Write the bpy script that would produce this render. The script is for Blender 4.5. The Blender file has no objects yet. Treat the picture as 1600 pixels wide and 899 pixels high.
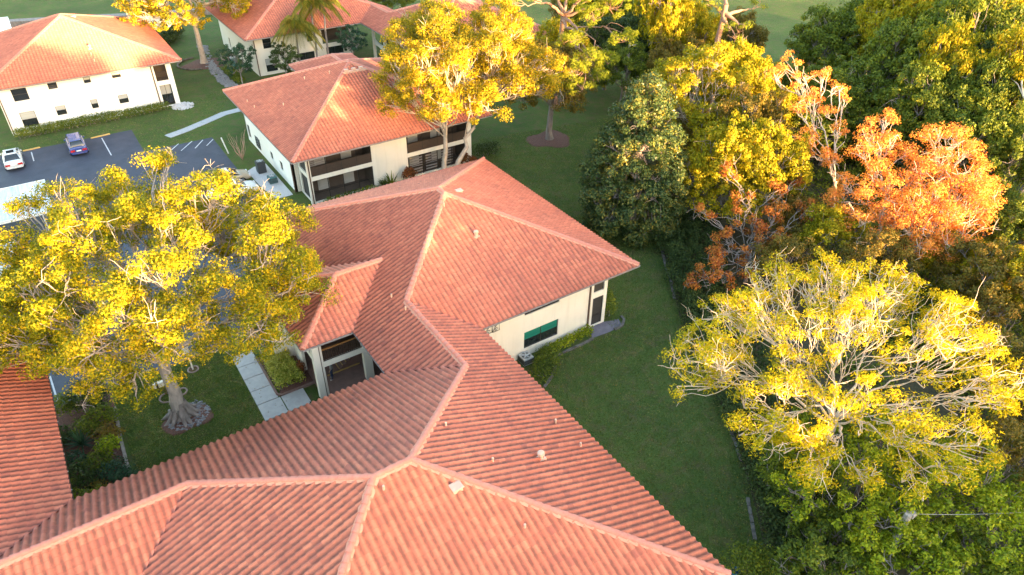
import bpy, math, random
import numpy as np
from mathutils import Matrix, Vector

C = bpy.data.collections.new('place'); bpy.context.scene.collection.children.link(C)
sc = bpy.context.scene
rng = np.random.default_rng(7); random.seed(7)

# ------------------------------------------------------------------ camera
FP, TH, RO, CH, YA = 1108.96, math.radians(35.275), math.radians(.607), 33.552, math.radians(34.196)
cam = bpy.data.cameras.new('camera'); co = bpy.data.objects.new('camera', cam); C.objects.link(co)
cam.sensor_width = 36; cam.lens = FP/1600*36; cam.clip_start = .5; cam.clip_end = 3000
co.matrix_world = Matrix.Translation((0, 0, CH)) @ Matrix.Rotation(-YA, 4, 'Z') @ Matrix.Rotation(math.pi/2-TH, 4, 'X') @ Matrix.Rotation(RO, 4, 'Z')
sc.camera = co
# ------------------------------------------------------------------ light
SUN_EL, SUN_DIR = math.radians(3.4), (0.16, -1.0)          # low sun behind the camera, to the right
SKY_STRENGTH, SUN_STRENGTH, EXPOSURE = .15, 2.5, 4.05
w = bpy.data.worlds.new('World'); sc.world = w; w.use_nodes = True
nt = w.node_tree; bg = nt.nodes['Background']; sky = nt.nodes.new('ShaderNodeTexSky')
sky.sky_type = 'NISHITA'; sky.sun_disc = False; sky.sun_elevation = SUN_EL
sky.sun_rotation = math.atan2(SUN_DIR[0], SUN_DIR[1]); sky.air_density = 1.0; sky.dust_density = 1.5; sky.ozone_density = 1.0
nt.links.new(sky.outputs[0], bg.inputs[0]); bg.inputs[1].default_value = SKY_STRENGTH
sl = bpy.data.lights.new('sun', 'SUN'); sl.energy = SUN_STRENGTH; sl.angle = math.radians(.9); sl.color = (1, .62, .29)
so = bpy.data.objects.new('sun', sl); C.objects.link(so); so.location = (0, -20, 60)
d = Vector((SUN_DIR[0], SUN_DIR[1], 0)).normalized()*math.cos(SUN_EL) + Vector((0, 0, math.sin(SUN_EL)))
so.rotation_euler = d.to_track_quat('Z', 'Y').to_euler()
sc.view_settings.view_transform = 'Standard'; sc.view_settings.look = 'None'
sc.view_settings.exposure = EXPOSURE; sc.view_settings.gamma = 1
sc.render.engine = 'CYCLES'
sc.cycles.max_bounces = 5; sc.cycles.diffuse_bounces = 3; sc.cycles.transmission_bounces = 3; sc.cycles.transparent_max_bounces = 4

# ------------------------------------------------------------------ survey helpers (a photo pixel to a real point)
_c, _s = math.cos(TH), math.sin(TH)
_R = np.array([math.cos(YA), -math.sin(YA), 0]); _W = np.array([math.sin(YA)*_c, math.cos(YA)*_c, -_s])
_U = np.array([math.sin(YA)*_s, math.cos(YA)*_s, _c])
_R2 = _R*math.cos(RO)+_U*math.sin(RO); _U2 = -_R*math.sin(RO)+_U*math.cos(RO)
def ray(px, py): return _R2*(px-800)/FP - _U2*(py-449.5)/FP + _W
def at(px, py, z=0.):
    k = ray(px, py); t = (z-CH)/k[2]; return np.array([k[0]*t, k[1]*t, z])

# ------------------------------------------------------------------ materials
def newmat(name):
    m = bpy.data.materials.new(name); m.use_nodes = True
    n = m.node_tree.nodes; l = m.node_tree.links; b = n['Principled BSDF']; return m, n, l, b
def coords(n, l, scale=(1, 1, 1)):
    g = n.new('ShaderNodeNewGeometry'); mp = n.new('ShaderNodeMapping'); mp.inputs['Scale'].default_value = scale
    l.new(g.outputs['Position'], mp.inputs['Vector']); return mp.outputs[0]
def noise(n, l, vec, scale, detail=4, rough=.6):
    t = n.new('ShaderNodeTexNoise'); t.inputs['Scale'].default_value = scale; t.inputs['Detail'].default_value = detail
    t.inputs['Roughness'].default_value = rough; l.new(vec, t.inputs['Vector']); return t.outputs['Fac']
def ramp(n, l, fac, stops):
    r = n.new('ShaderNodeValToRGB'); e = r.color_ramp.elements
    while len(e) < len(stops): e.new(.5)
    for i, (p, c) in enumerate(stops): e[i].position = p; e[i].color = (*c, 1)
    l.new(fac, r.inputs[0]); return r.outputs[0]
def mix(n, l, a, b, fac, mode='MIX'):
    x = n.new('ShaderNodeMix'); x.data_type = 'RGBA'; x.blend_type = mode
    for v, i in ((fac, 0), (a, 6), (b, 7)):
        if isinstance(v, (int, float)): x.inputs[i].default_value = v
        elif isinstance(v, tuple): x.inputs[i].default_value = (*v, 1)
        else: l.new(v, x.inputs[i])
    return x.outputs[2]
def bump(n, l, b, h, strength, dist=.02):
    q = n.new('ShaderNodeBump'); q.inputs['Strength'].default_value = strength; q.inputs['Distance'].default_value = dist
    l.new(h, q.inputs['Height']); l.new(q.outputs[0], b.inputs['Normal'])
def mat(name, c1, c2=None, scale=3., rough=.8, bmp=0., bscale=40., metal=0., spec=.5, dist=.02, stretch=(1, 1, 1), c3=None):
    m, n, l, b = newmat(name); v = coords(n, l, stretch)
    c2 = c2 or tuple(x*.82 for x in c1)
    st = [(.32, c2), (.68, c1)] if c3 is None else [(.3, c2), (.5, c1), (.7, c3)]
    l.new(ramp(n, l, noise(n, l, v, scale, 6, .65), st), b.inputs['Base Color'])
    b.inputs['Roughness'].default_value = rough; b.inputs['Metallic'].default_value = metal
    b.inputs['Specular IOR Level'].default_value = spec
    if bmp: bump(n, l, b, noise(n, l, v, bscale, 3), bmp, dist)
    return m
def streaks(m, dirt=(.42, .36, .30), amt=.28):
    n, l = m.node_tree.nodes, m.node_tree.links; b = n['Principled BSDF']; src = b.inputs['Base Color'].links[0].from_socket
    f = ramp(n, l, noise(n, l, coords(n, l, (1.6, 1.6, .16)), 1.6, 6, .7), [(.5, (0, 0, 0)), (.8, (amt, amt, amt))]); l.new(mix(n, l, src, dirt, f), b.inputs['Base Color']); return m
def leafmat(name, cols, trans=.35, rough=.55):
    m, n, l, b = newmat(name); g = n.new('ShaderNodeNewGeometry'); ob = n.new('ShaderNodeObjectInfo')
    a = n.new('ShaderNodeMath'); a.operation = 'MULTIPLY_ADD'; a.inputs[1].default_value = .55
    v = coords(n, l); nz = noise(n, l, v, .55, 3)
    mm = n.new('ShaderNodeMath'); mm.operation = 'MULTIPLY_ADD'; mm.inputs[1].default_value = .9; mm.inputs[2].default_value = -.225
    l.new(nz, mm.inputs[0]); l.new(g.outputs['Random Per Island'], a.inputs[0]); l.new(mm.outputs[0], a.inputs[2])
    k = len(cols); col = ramp(n, l, a.outputs[0], [(.12+.76*i/(k-1), c) for i, c in enumerate(cols)])
    l.new(col, b.inputs['Base Color']); b.inputs['Roughness'].default_value = rough; b.inputs['Specular IOR Level'].default_value = .18
    tr = n.new('ShaderNodeBsdfTranslucent'); l.new(mix(n, l, col, (1.0, 1.0, .45), 1., 'MULTIPLY'), tr.inputs[0])
    ms = n.new('ShaderNodeMixShader'); ms.inputs[0].default_value = trans
    l.new(b.outputs[0], ms.inputs[1]); l.new(tr.outputs[0], ms.inputs[2]); l.new(ms.outputs[0], n['Material Output'].inputs[0])
    return m
def tilemat(name, base, light, dark):
    m, n, l, b = newmat(name); at_ = n.new('ShaderNodeAttribute'); at_.attribute_name = 'tone'
    v = coords(n, l)
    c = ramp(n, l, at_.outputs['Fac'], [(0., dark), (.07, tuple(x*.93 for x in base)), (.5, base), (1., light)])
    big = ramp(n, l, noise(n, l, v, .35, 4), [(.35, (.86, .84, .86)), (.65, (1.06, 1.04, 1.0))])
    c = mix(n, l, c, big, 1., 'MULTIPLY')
    pn = n.new('ShaderNodeAttribute'); pn.attribute_name = 'pan'     # tile pans darkened: lichen and dirt, plus rib shade put into the colour
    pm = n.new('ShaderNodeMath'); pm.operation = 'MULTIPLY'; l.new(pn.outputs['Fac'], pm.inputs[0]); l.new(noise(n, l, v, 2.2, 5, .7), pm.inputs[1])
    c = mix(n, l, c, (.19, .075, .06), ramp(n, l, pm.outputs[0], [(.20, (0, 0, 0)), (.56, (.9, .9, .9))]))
    speck = ramp(n, l, noise(n, l, v, 9, 5, .75), [(.54, (0, 0, 0)), (.72, (1, 1, 1))])
    c = mix(n, l, c, (.20, .11, .09), mix(n, l, (0, 0, 0), (.62, .62, .62), speck))
    stain = ramp(n, l, noise(n, l, v, 1.1, 7, .75), [(.58, (0, 0, 0)), (.78, (.35, .35, .35))]); c = mix(n, l, c, (.26, .12, .10), stain)
    l.new(c, b.inputs['Base Color']); b.inputs['Roughness'].default_value = .72; b.inputs['Specular IOR Level'].default_value = .3
    bump(n, l, b, noise(n, l, v, 25, 4), .35, .01); return m

M = {}
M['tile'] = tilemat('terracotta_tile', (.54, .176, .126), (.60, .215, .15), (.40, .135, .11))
M['cap'] = mat('ridge_cap_clay', (.56, .215, .155), (.46, .16, .115), 4, .75, .3, 20)
M['mortar'] = mat('mortar_bed', (.58, .29, .20), (.48, .22, .155), 6, .9, .3, 30)
M['under'] = mat('roof_underlay', (.10, .07, .06), None, 2, .9)
M['stucco'] = mat('cream_stucco', (.76, .71, .64), (.72, .67, .59), .8, .9, .25, 60, dist=.01)
M['stuccow'] = mat('pale_stucco', (.82, .80, .75), (.79, .76, .70), .8, .9, .25, 60, dist=.01)
streaks(M['stucco']); streaks(M['stuccow'], amt=.2)
M['fascia'] = mat('dark_brown_trim', (.055, .035, .028), (.04, .026, .02), 5, .6)
M['gutter'] = mat('grey_gutter', (.30, .28, .28), (.22, .2, .21), 4, .45, metal=.2)
M['brown'] = mat('brown_paint', (.10, .055, .04), None, 4, .6)
M['darkmetal'] = mat('bronze_frame', (.035, .030, .028), None, 4, .4, metal=.3)
M['screen'] = mat('insect_screen', (.040, .038, .038), (.028, .026, .026), 3, .6)
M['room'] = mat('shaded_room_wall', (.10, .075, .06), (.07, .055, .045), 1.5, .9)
M['white'] = mat('white_paint', (.78, .77, .74), None, 3, .5)
M['blind'] = mat('window_blind', (.42, .42, .40), (.36, .36, .35), 1, .7, .6, 12, stretch=(.1, .1, 8))
M['green'] = mat('teal_window_film', (.02, .20, .15), (.015, .14, .11), 1, .25, stretch=(.1, .1, 9))
M['wood'] = mat('varnished_wood_rail', (.42, .20, .06), (.34, .15, .05), 5, .5)
M['paver'] = mat('brown_paver', (.22, .13, .11), (.16, .10, .085), 3, .85, .3, 20)
M['ringstone'] = mat('pinkish_ring_stone', (.34, .25, .23), (.22, .16, .15), 5, .9)
M['concrete'] = mat('pale_concrete', (.42, .42, .43), (.34, .34, .36), 2.2, .9, .2, 40)
M['kerb'] = mat('weathered_edging', (.17, .155, .14), (.06, .055, .05), 2.5, .9, .4, 20)
M['yellow'] = mat('yellow_paint', (.60, .36, .07), (.38, .27, .12), 3, .7)
M['line'] = mat('white_road_paint', (.60, .60, .62), (.42, .42, .45), 4, .8)
M['mulch'] = mat('reddish_mulch', (.17, .075, .055), (.07, .035, .03), 9, .95, .9, 14, dist=.06)
M['rock'] = mat('grey_river_rock', (.30, .30, .33), (.09, .09, .10), 7, .8, 1., 9, dist=.08)
M['gravel'] = mat('white_gravel', (.62, .61, .62), (.36, .35, .37), 14, .9, .8, 30, dist=.04)
M['ac'] = mat('galvanised_grey', (.45, .47, .48), (.36, .38, .40), 4, .5, metal=.2)
M['acdark'] = mat('dark_grille', (.05, .055, .06), None, 4, .5)
M['teal'] = mat('teal_plastic', (.08, .20, .20), (.06, .15, .16), 2, .5)
M['vent'] = mat('vent_paint', (.64, .42, .31), (.52, .33, .25), 4, .6)
M['pole'] = mat('weathered_pole', (.34, .32, .31), (.20, .19, .18), 5, .9, .5, 20)
M['carport'] = mat('white_ribbed_sheet', (.70, .70, .74), (.34, .38, .50), .9, .45, stretch=(4, .25, 1))
M['rubber'] = mat('black_rubber', (.02, .02, .02), None, 4, .8)
M['glass'] = mat('dark_glass', (.02, .025, .03), (.015, .02, .025), 2, .06, spec=.9)
M['rim'] = mat('alloy_rim', (.5, .5, .52), None, 2, .3, metal=.8)
M['red'] = mat('red_lens', (.45, .02, .02), None, 2, .25)
M['lens'] = mat('clear_lens', (.7, .7, .72), None, 2, .15)
def carpaint(name, c):
    m = mat(name, c, tuple(x*.93 for x in c), 1.5, .25, spec=.6); m.node_tree.nodes['Principled BSDF'].inputs['Coat Weight'].default_value = .7; return m
M['silver'] = carpaint('silver_car_paint', (.55, .56, .57)); M['navy'] = carpaint('dark_blue_car_paint', (.02, .05, .22))
M['carwhite'] = carpaint('white_car_paint', (.78, .78, .77)); M['tan'] = carpaint('tan_car_paint', (.40, .33, .24))
# bark
M['barkgrey'] = mat('grey_bark', (.30, .255, .24), (.15, .125, .115), 3, .95, 1., 12, dist=.06, stretch=(1, 1, .3))
M['barkoak'] = mat('grey_oak_bark', (.40, .345, .31), (.22, .19, .175), 3, .95, 1., 12, dist=.06, stretch=(1, 1, .4))
M['barkpale'] = mat('pale_bark', (.52, .43, .36), (.36, .29, .24), 3, .9, .5, 14, dist=.03)
M['barkwhite'] = mat('whitish_bark', (.64, .53, .42), (.42, .33, .26), 3, .9, .5, 14, dist=.03)
M['barkpine'] = mat('pinkish_pine_bark', (.36, .21, .15), (.20, .12, .09), 4, .95, .9, 10, dist=.05)
M['twig'] = mat('pinkish_twigs', (.50, .32, .24), (.38, .24, .18), 3, .9)
# leaves
M['lf_oak'] = leafmat('yellow_olive_leaves', [(.075, .11, .012), (.17, .20, .010), (.46, .37, .010), (.58, .37, .014)], .42)
M['lf_oak2'] = leafmat('golden_olive_leaves', [(.09, .105, .010), (.22, .205, .012), (.47, .33, .012), (.54, .32, .015)], .4)
M['lf_mag'] = leafmat('dark_glossy_leaves', [(.026, .05, .018), (.042, .075, .026), (.08, .11, .030), (.26, .20, .03)], .2, .35)  # gold end of the ramp paints low sunlight into some leaves
M['lf_gold'] = leafmat('gold_green_leaves', [(.12, .14, .008), (.26, .25, .010), (.44, .36, .012), (.40, .25, .014)], .4)
M['lf_orange'] = leafmat('orange_red_leaves', [(.52, .14, .05), (.78, .28, .07), (.86, .38, .08), (.74, .33, .05)], .42)
M['lf_russet'] = leafmat('russet_leaves', [(.20, .05, .025), (.34, .10, .03), (.46, .19, .035), (.26, .14, .03)], .38)
M['lf_umb'] = leafmat('yellow_fern_leaves', [(.22, .25, .008), (.40, .37, .010), (.62, .46, .010), (.60, .40, .012)], .42)
M['lf_green'] = leafmat('mid_green_leaves', [(.046, .072, .014), (.088, .128, .018), (.155, .195, .020), (.27, .27, .02)], .35)
M['lf_bright'] = leafmat('bright_green_leaves', [(.08, .13, .010), (.17, .23, .013), (.30, .35, .015), (.40, .40, .018)], .38)
M['lf_dark'] = leafmat('deep_green_leaves', [(.020, .036, .012), (.038, .062, .018), (.06, .09, .022), (.09, .12, .03)], .25)
M['lf_blue'] = leafmat('blue_green_leaves', [(.02, .05, .03), (.035, .08, .045), (.055, .11, .055)], .25)
M['lf_olive'] = leafmat('brown_olive_leaves', [(.08, .075, .018), (.14, .12, .022), (.22, .16, .025), (.26, .13, .03)], .35)
M['lf_pine'] = leafmat('pine_needles', [(.12, .17, .015), (.22, .26, .018), (.34, .34, .02)], .4)
M['lf_palm'] = leafmat('palm_fronds', [(.09, .13, .02), (.16, .18, .03), (.30, .24, .04), (.38, .26, .05)], .35)
M['lf_hedge'] = leafmat('hedge_leaves', [(.05, .09, .012), (.09, .14, .018), (.16, .18, .022), (.24, .24, .03)], .3)
M['lf_ixora'] = leafmat('ixora_leaves', [(.13, .19, .02), (.26, .30, .04), (.48, .46, .09), (.60, .54, .14)], .3)
M['lf_grass'] = leafmat('grass_blades', [(.055, .095, .022), (.11, .165, .038), (.18, .225, .058), (.32, .29, .13)], .3)
M['lf_red'] = leafmat('croton_leaves', [(.05, .06, .02), (.20, .06, .025), (.32, .12, .03)], .3)

def grassmat():
    m, n, l, b = newmat('lawn_grass'); v = coords(n, l)
    fine = noise(n, l, v, 14, 8, .85); mid = noise(n, l, v, 1.1, 5, .65); big = noise(n, l, v, .16, 4, .6)
    c = ramp(n, l, fine, [(.30, (.030, .048, .013)), (.5, (.074, .115, .032)), (.70, (.16, .21, .07))])
    dry = ramp(n, l, mid, [(.46, (0, 0, 0)), (.66, (1, 1, 1))])
    c = mix(n, l, c, (.13, .10, .06), mix(n, l, (0, 0, 0), (.7, .7, .7), dry))
    c = mix(n, l, c, ramp(n, l, big, [(.35, (.78, .84, .8)), (.65, (1.18, 1.12, 1.0))]), 1., 'MULTIPLY')
    l.new(c, b.inputs['Base Color']); b.inputs['Roughness'].default_value = .95; b.inputs['Specular IOR Level'].default_value = .1
    bump(n, l, b, fine, 1., .10); return m
M['grass'] = grassmat()
def floormat():
    m, n, l, b = newmat('woodland_floor'); v = coords(n, l)
    c = ramp(n, l, noise(n, l, v, 4, 8, .8), [(.3, (.02, .022, .010)), (.5, (.045, .040, .018)), (.7, (.10, .075, .035))])
    l.new(c, b.inputs['Base Color']); b.inputs['Roughness'].default_value = .95; return m
M['floor'] = floormat()
def asphalt():
    m, n, l, b = newmat('asphalt'); v = coords(n, l)
    c = ramp(n, l, noise(n, l, v, .5, 6, .7), [(.3, (.025, .030, .050)), (.7, (.050, .057, .085))])
    c = mix(n, l, c, ramp(n, l, noise(n, l, v, 30, 3), [(.4, (.8, .8, .8)), (.7, (1.25, 1.25, 1.25))]), 1., 'MULTIPLY')
    l.new(c, b.inputs['Base Color']); b.inputs['Roughness'].default_value = .75; return m
M['asphalt'] = asphalt()

# ------------------------------------------------------------------ object helpers
def tag(o, label=None, cat=None, group=None, kind=None):
    if label: o['label'] = label
    if cat: o['category'] = cat
    if group: o['group'] = group
    if kind: o['kind'] = kind
    return o
def thing(name, label, cat, loc=(0, 0, 0), rz=0, group=None):
    o = bpy.data.objects.new(name, None); C.objects.link(o); o.empty_display_size = .3
    o.location = loc; o.rotation_euler = (0, 0, rz); return tag(o, label, cat, group)
def origin(p):
    v = Vector((0, 0, 0))
    while p is not None: v += p.location; p = p.parent
    return v
def link(name, me, m, parent):
    if m is not None: me.materials.append(m)
    o = bpy.data.objects.new(name, me); C.objects.link(o)
    if parent is not None: o.parent = parent
    return o
def npmesh(name, V, F, m, parent=None, smooth=False, tone=None, local=False, pan=None):
    """V (n,3), F (k,4) quads; V in world unless local"""
    V = np.asarray(V, dtype=np.float64).reshape(-1, 3); F = np.asarray(F, dtype=np.int32)
    if not local and parent is not None: V = V - np.array(origin(parent))
    me = bpy.data.meshes.new(name); k = F.shape[1]
    me.vertices.add(len(V)); me.vertices.foreach_set('co', V.astype(np.float32).ravel())
    me.loops.add(F.size); me.loops.foreach_set('vertex_index', F.ravel())
    me.polygons.add(len(F)); me.polygons.foreach_set('loop_start', np.arange(0, F.size, k, dtype=np.int32))
    me.polygons.foreach_set('loop_total', np.full(len(F), k, dtype=np.int32))
    if smooth: me.polygons.foreach_set('use_smooth', np.ones(len(F), dtype=bool))
    if tone is not None:
        a = me.attributes.new('tone', 'FLOAT', 'FACE'); a.data.foreach_set('value', np.asarray(tone, dtype=np.float32))
    if pan is not None:
        a = me.attributes.new('pan', 'FLOAT', 'FACE'); a.data.foreach_set('value', np.asarray(pan, dtype=np.float32))
    me.update(calc_edges=True); return link(name, me, m, parent)
class MB:
    def __init__(s): s.v = []; s.f = []
    def add(s, vs, fs):
        k = len(s.v); s.v += [tuple(map(float, p)) for p in vs]; s.f += [tuple(i+k for i in f) for f in fs]; return s
    def box(s, x0, x1, y0, y1, z0, z1, top=0):
        """top: inset of the upper face"""
        t = top
        return s.add([(x0, y0, z0), (x1, y0, z0), (x1, y1, z0), (x0, y1, z0), (x0+t, y0+t, z1), (x1-t, y0+t, z1), (x1-t, y1-t, z1), (x0+t, y1-t, z1)],
              [(0, 3, 2, 1), (4, 5, 6, 7), (0, 1, 5, 4), (1, 2, 6, 5), (2, 3, 7, 6), (3, 0, 4, 7)])
    def prism(s, pts, z0, z1):
        n = len(pts)
        if sum(pts[i][0]*pts[(i+1) % n][1]-pts[(i+1) % n][0]*pts[i][1] for i in range(n)) < 0: pts = pts[::-1]
        return s.add([(p[0], p[1], z0) for p in pts]+[(p[0], p[1], z1) for p in pts],
              [tuple(range(n))[::-1], tuple(range(n, 2*n))]+[(i, (i+1) % n, n+(i+1) % n, n+i) for i in range(n)])
    def tube(s, pts, rs, n=8, cap=True):
        pts = [Vector(p) for p in pts]
        if isinstance(rs, (int, float)): rs = [rs]*len(pts)
        vs = []; fs = []
        for i, p in enumerate(pts):
            d = (pts[min(i+1, len(pts)-1)]-pts[max(i-1, 0)]).normalized()
            a = d.cross(Vector((0, 0, 1)) if abs(d.z) < .9 else Vector((1, 0, 0))).normalized(); b = d.cross(a)
            for j in range(n):
                t = 2*math.pi*j/n; vs.append(p+(a*math.cos(t)+b*math.sin(t))*rs[i])
        for i in range(len(pts)-1):
            for j in range(n): fs.append((i*n+j, i*n+(j+1) % n, (i+1)*n+(j+1) % n, (i+1)*n+j))
        if cap: fs += [tuple(range(n))[::-1], tuple(range((len(pts)-1)*n, len(pts)*n))]
        return s.add(vs, fs)
    def build(s, name, m, parent=None, smooth=False, local=False):
        me = bpy.data.meshes.new(name); o = (0, 0, 0) if (local or parent is None) else origin(parent)
        me.from_pydata([(p[0]-o[0], p[1]-o[1], p[2]-o[2]) for p in s.v], [], s.f)
        if smooth: me.polygons.foreach_set('use_smooth', [True]*len(me.polygons))
        me.update(); return link(name, me, m, parent)
def copy_tree(o, parent=None):
    c = o.copy(); C.objects.link(c); c.parent = parent
    for ch in list(o.children): copy_tree(ch, c)
    return c

# ------------------------------------------------------------------ ground
def sheet(name, pts, z, m, label=None, kind='structure'):
    me = bpy.data.meshes.new(name); me.from_pydata([(p[0], p[1], z) for p in pts], [], [tuple(range(len(pts)))]); me.update()
    o = link(name, me, m, None); o['kind'] = kind
    if me.polygons[0].normal.z < 0: me.flip_normals()
    if label: o['label'] = label
    return o
sheet('ground', [(-700, -700), (900, -700), (900, 1100), (-700, 1100)], 0, M['grass'])
sheet('parking_lot', [(-80, 44.4), (8.2, 44.4), (8.2, 52.5), (14.35, 56), (14.35, 83.2), (7.0, 83.2), (7.0, 90.5), (-80, 90.5)], .008, M['asphalt'])
woods = [(45.5, 40.6), (41.2, 37.2), (38.4, 33.0), (35.6, 29.2), (31.9, 22.4), (29.1, 17.6), (26.2, 13.6), (23.6, 10.4), (21, 2), (19, -10), (190, -60), (190, 60), (104, 66), (88, 60), (76, 66), (66, 62), (54, 56)]
sheet('woodland_floor', woods, .006, M['floor'])
def slabs(name, cells, z0, z1, m):
    mb = MB()
    for (a, b, c_, d_) in cells: mb.box(a+.012, b-.012, c_+.012, d_-.012, z0, z1, .012)
    o = mb.build(name, m); o['kind'] = 'structure'; return o
cells = [(5.05, 6.5, v, v+1.42) for v in np.arange(37.2, 43.0, 1.45)]+[(u, u+1.55, 35.5, 37.15) for u in np.arange(5.05, 8.2, 1.58)]
slabs('near_walkway', cells, .0, .06, M['concrete'])
# far curving walkway
pl = [at(262, 214), at(292, 203), at(325, 189), at(350, 178), at(374, 172), at(400, 162)]
left, right = [], []
for i, p in enumerate(pl):
    dd = pl[min(i+1, len(pl)-1)]-pl[max(i-1, 0)]; dd = dd/np.linalg.norm(dd); nn = np.array([-dd[1], dd[0], 0])*.6
    left.append(p+nn); right.append(p-nn)
mb = MB()
for i in range(len(pl)-1): mb.prism([left[i], left[i+1], right[i+1], right[i]], 0, .05)
mb.build('far_walkway', M['concrete'])['kind'] = 'structure'
slabs('breezeway_floor', [(9.0, 17.0, 30.5, 42.5)], 0, .10, M['paver'])
sheet('gravel_bed', [at(386, 268)[:2], at(397, 261)[:2], (17.3, 73), (17.3, 64.5), (15.6, 64.5), at(409, 294)[:2]], .012, M['gravel'])
sheet('entrance_patio', [at(922, 509)[:2], at(925, 529)[:2], at(948, 521)[:2], at(973, 510)[:2], at(966, 499)[:2], (29.9, 31.6)], .03, mat('slate_patio', (.17, .16, .20), (.11, .10, .13), 2.5, .85, .3, 20))

# ------------------------------------------------------------------ tiled roofs
SL = .411; CP = math.cos(math.atan(SL)); RIB, CRS = .345, .37
class Roof:
    def __init__(s): s.V = []; s.F = []; s.T = []; s.D = []; s.n = 0; s.caps = []
    def face(s, poly, axis, sign, eave, ze, step=8, slope=SL, seed=0, lip=True):
        """poly: plan points; the roof rises in direction sign*axis from coordinate eave at height ze"""
        ai = 0 if axis == 'u' else 1
        P = [((q[1-ai]), (q[ai]-eave)*sign) for q in poly]; n = len(P)
        smin, smax = min(p[0] for p in P), max(p[0] for p in P)
        base = math.floor(smin/RIB)*RIB; S = np.arange(base, smax+RIB/step, RIB/step); S = S[(S > smin+1e-3) & (S < smax-1e-3)]
        S = np.concatenate([[smin+1e-4], S, [smax-1e-4]])
        t0 = np.full(len(S), 1e9); t1 = np.full(len(S), -1e9)
        for i in range(n):
            (a, ta), (b, tb) = P[i], P[(i+1) % n]
            if abs(a-b) < 1e-6: continue
            k = (S >= min(a, b)-1e-6) & (S <= max(a, b)+1e-6); t = ta+(tb-ta)*(S-a)/(b-a)
            t0[k] = np.minimum(t0[k], t[k]); t1[k] = np.maximum(t1[k], t[k])
        if lip: t0 = np.where(t0 < .02, -.07, t0)
        d = CRS*math.cos(math.atan(slope)); tmin, tmax = t0.min(), t1.max(); j0 = math.floor(tmin/d); j1 = math.ceil(tmax/d)
        ph = 2*math.pi*S/RIB; rib = .104*np.power(.5+.5*np.cos(ph), 1.25)
        cols = [(t0, rib-.07), ]  # eave lip
        kind = ['lip']; course = [-1]
        for j in range(j0, j1):
            a = np.full(len(S), j*d); b = np.full(len(S), (j+1)*d)
            cols.append((np.clip(a, t0, t1), rib+.040+0*S)); cols.append((np.clip(b, t0, t1), rib+.002))
            kind += ['lo', 'hi']; course += [j, j]
        # lip row sits right at t0, matches first row in height drop
        T = np.array([c_[0] for c_ in cols]); Hh = np.array([c_[1] for c_ in cols])
        # inside a partly clamped course keep the saw-tooth height by interpolation
        for i in range(1, len(cols)):
            j = course[i]; fr = np.clip((T[i]-j*d)/d, 0, 1); Hh[i] = rib+.042*(1-fr)+.0*fr
        plan = eave+sign*T; z = ze+slope*T
        cp = 1/math.sqrt(1+slope*slope)
        plan2 = plan-sign*slope*cp*Hh; z2 = z+cp*Hh
        m_, k_ = T.shape; X = np.broadcast_to(S, T.shape)
        V = np.stack([plan2, X, z2], -1) if ai == 0 else np.stack([X, plan2, z2], -1)
        rnd = np.random.default_rng(seed+17)
        for i in range(m_-1):
            riser = kind[i] in ('lip', 'hi'); A = T[i]; B = T[i+1]
            if riser:
                if kind[i] == 'lip': ok = np.ones(k_-1, bool)
                else:
                    nom = course[i+1]*d; g = (nom > t0+1e-4) & (nom < t1-1e-4); ok = g[:-1] & g[1:]
            else:
                g = (B-A) > 1e-4; ok = g[:-1] | g[1:]
            idx = np.nonzero(ok)[0]
            if len(idx) == 0: continue
            a = s.n+i*k_+idx; q = np.stack([a, a+1, a+1+k_, a+k_], 1)
            if (ai == 0) == (sign > 0): q = q[:, ::-1]
            s.F.append(q)
            ti = np.floor((S[idx]+S[idx+1])/2/RIB+.5).astype(int); ti -= ti.min()
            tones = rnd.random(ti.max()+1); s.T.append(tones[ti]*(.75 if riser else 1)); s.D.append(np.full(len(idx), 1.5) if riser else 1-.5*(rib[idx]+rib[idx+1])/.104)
        s.V.append(V.reshape(-1, 3)); s.n += m_*k_
    def build(s, parent, name='roof'):
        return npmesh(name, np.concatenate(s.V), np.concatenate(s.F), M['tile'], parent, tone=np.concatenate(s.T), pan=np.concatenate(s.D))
def caps(pts, parent, w=.15, drop=True):
    w = w*.9
    """overlapping half-round ridge tiles along a line, with their mortar bed, as one mesh"""
    mb = MB(); bed = MB()
    for a, b in zip(pts[:-1], pts[1:]):
        a = Vector(a); b = Vector(b); d_ = b-a; L = d_.length; n = max(1, round(L/.40)); d_.normalize()
        side = d_.cross(Vector((0, 0, 1))).normalized(); up = side.cross(d_)
        if up.z < 0: up = -up
        for i in range(n):
            p0 = a+d_*(L*i/n-.03); p1 = a+d_*(L*(i+1)/n+.03); vs = []
            for p, r, h in ((p0, w*1.08, .085+random.uniform(-.006, .006)), (p1, w*.90, .06)):
                for k in range(7):
                    t = math.pi*k/6; vs.append(p+side*(r*math.cos(t)+random.uniform(-.004, .004))+up*(r*.85*math.sin(t)+h-.05))
            vs += [p0+up*(-.03)]
            mb.add(vs, [(k, k+1, 8+k, 7+k) for k in range(6)]+[(0, 14, 6, 5, 4, 3, 2, 1)])
        m_ = max(2, int(L/.17)); vs = []
        for i in range(m_+1):
            p = a+d_*L*i/m_; o = w+.075+random.uniform(-.03, .035)
            vs += [p-side*o+up*(-.055), p-side*w*.7+up*.07, p+side*w*.7+up*.07, p+side*o+up*(-.055)]
        bed.add(vs, [(4*i+k, 4*i+k+1, 4*i+k+5, 4*i+k+4) for i in range(m_) for k in range(3)])
    o = mb.build('ridge_tiles', M['cap'], parent); bed.build('mortar_bed', M['mortar'], o, local=False)
    return o
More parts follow.
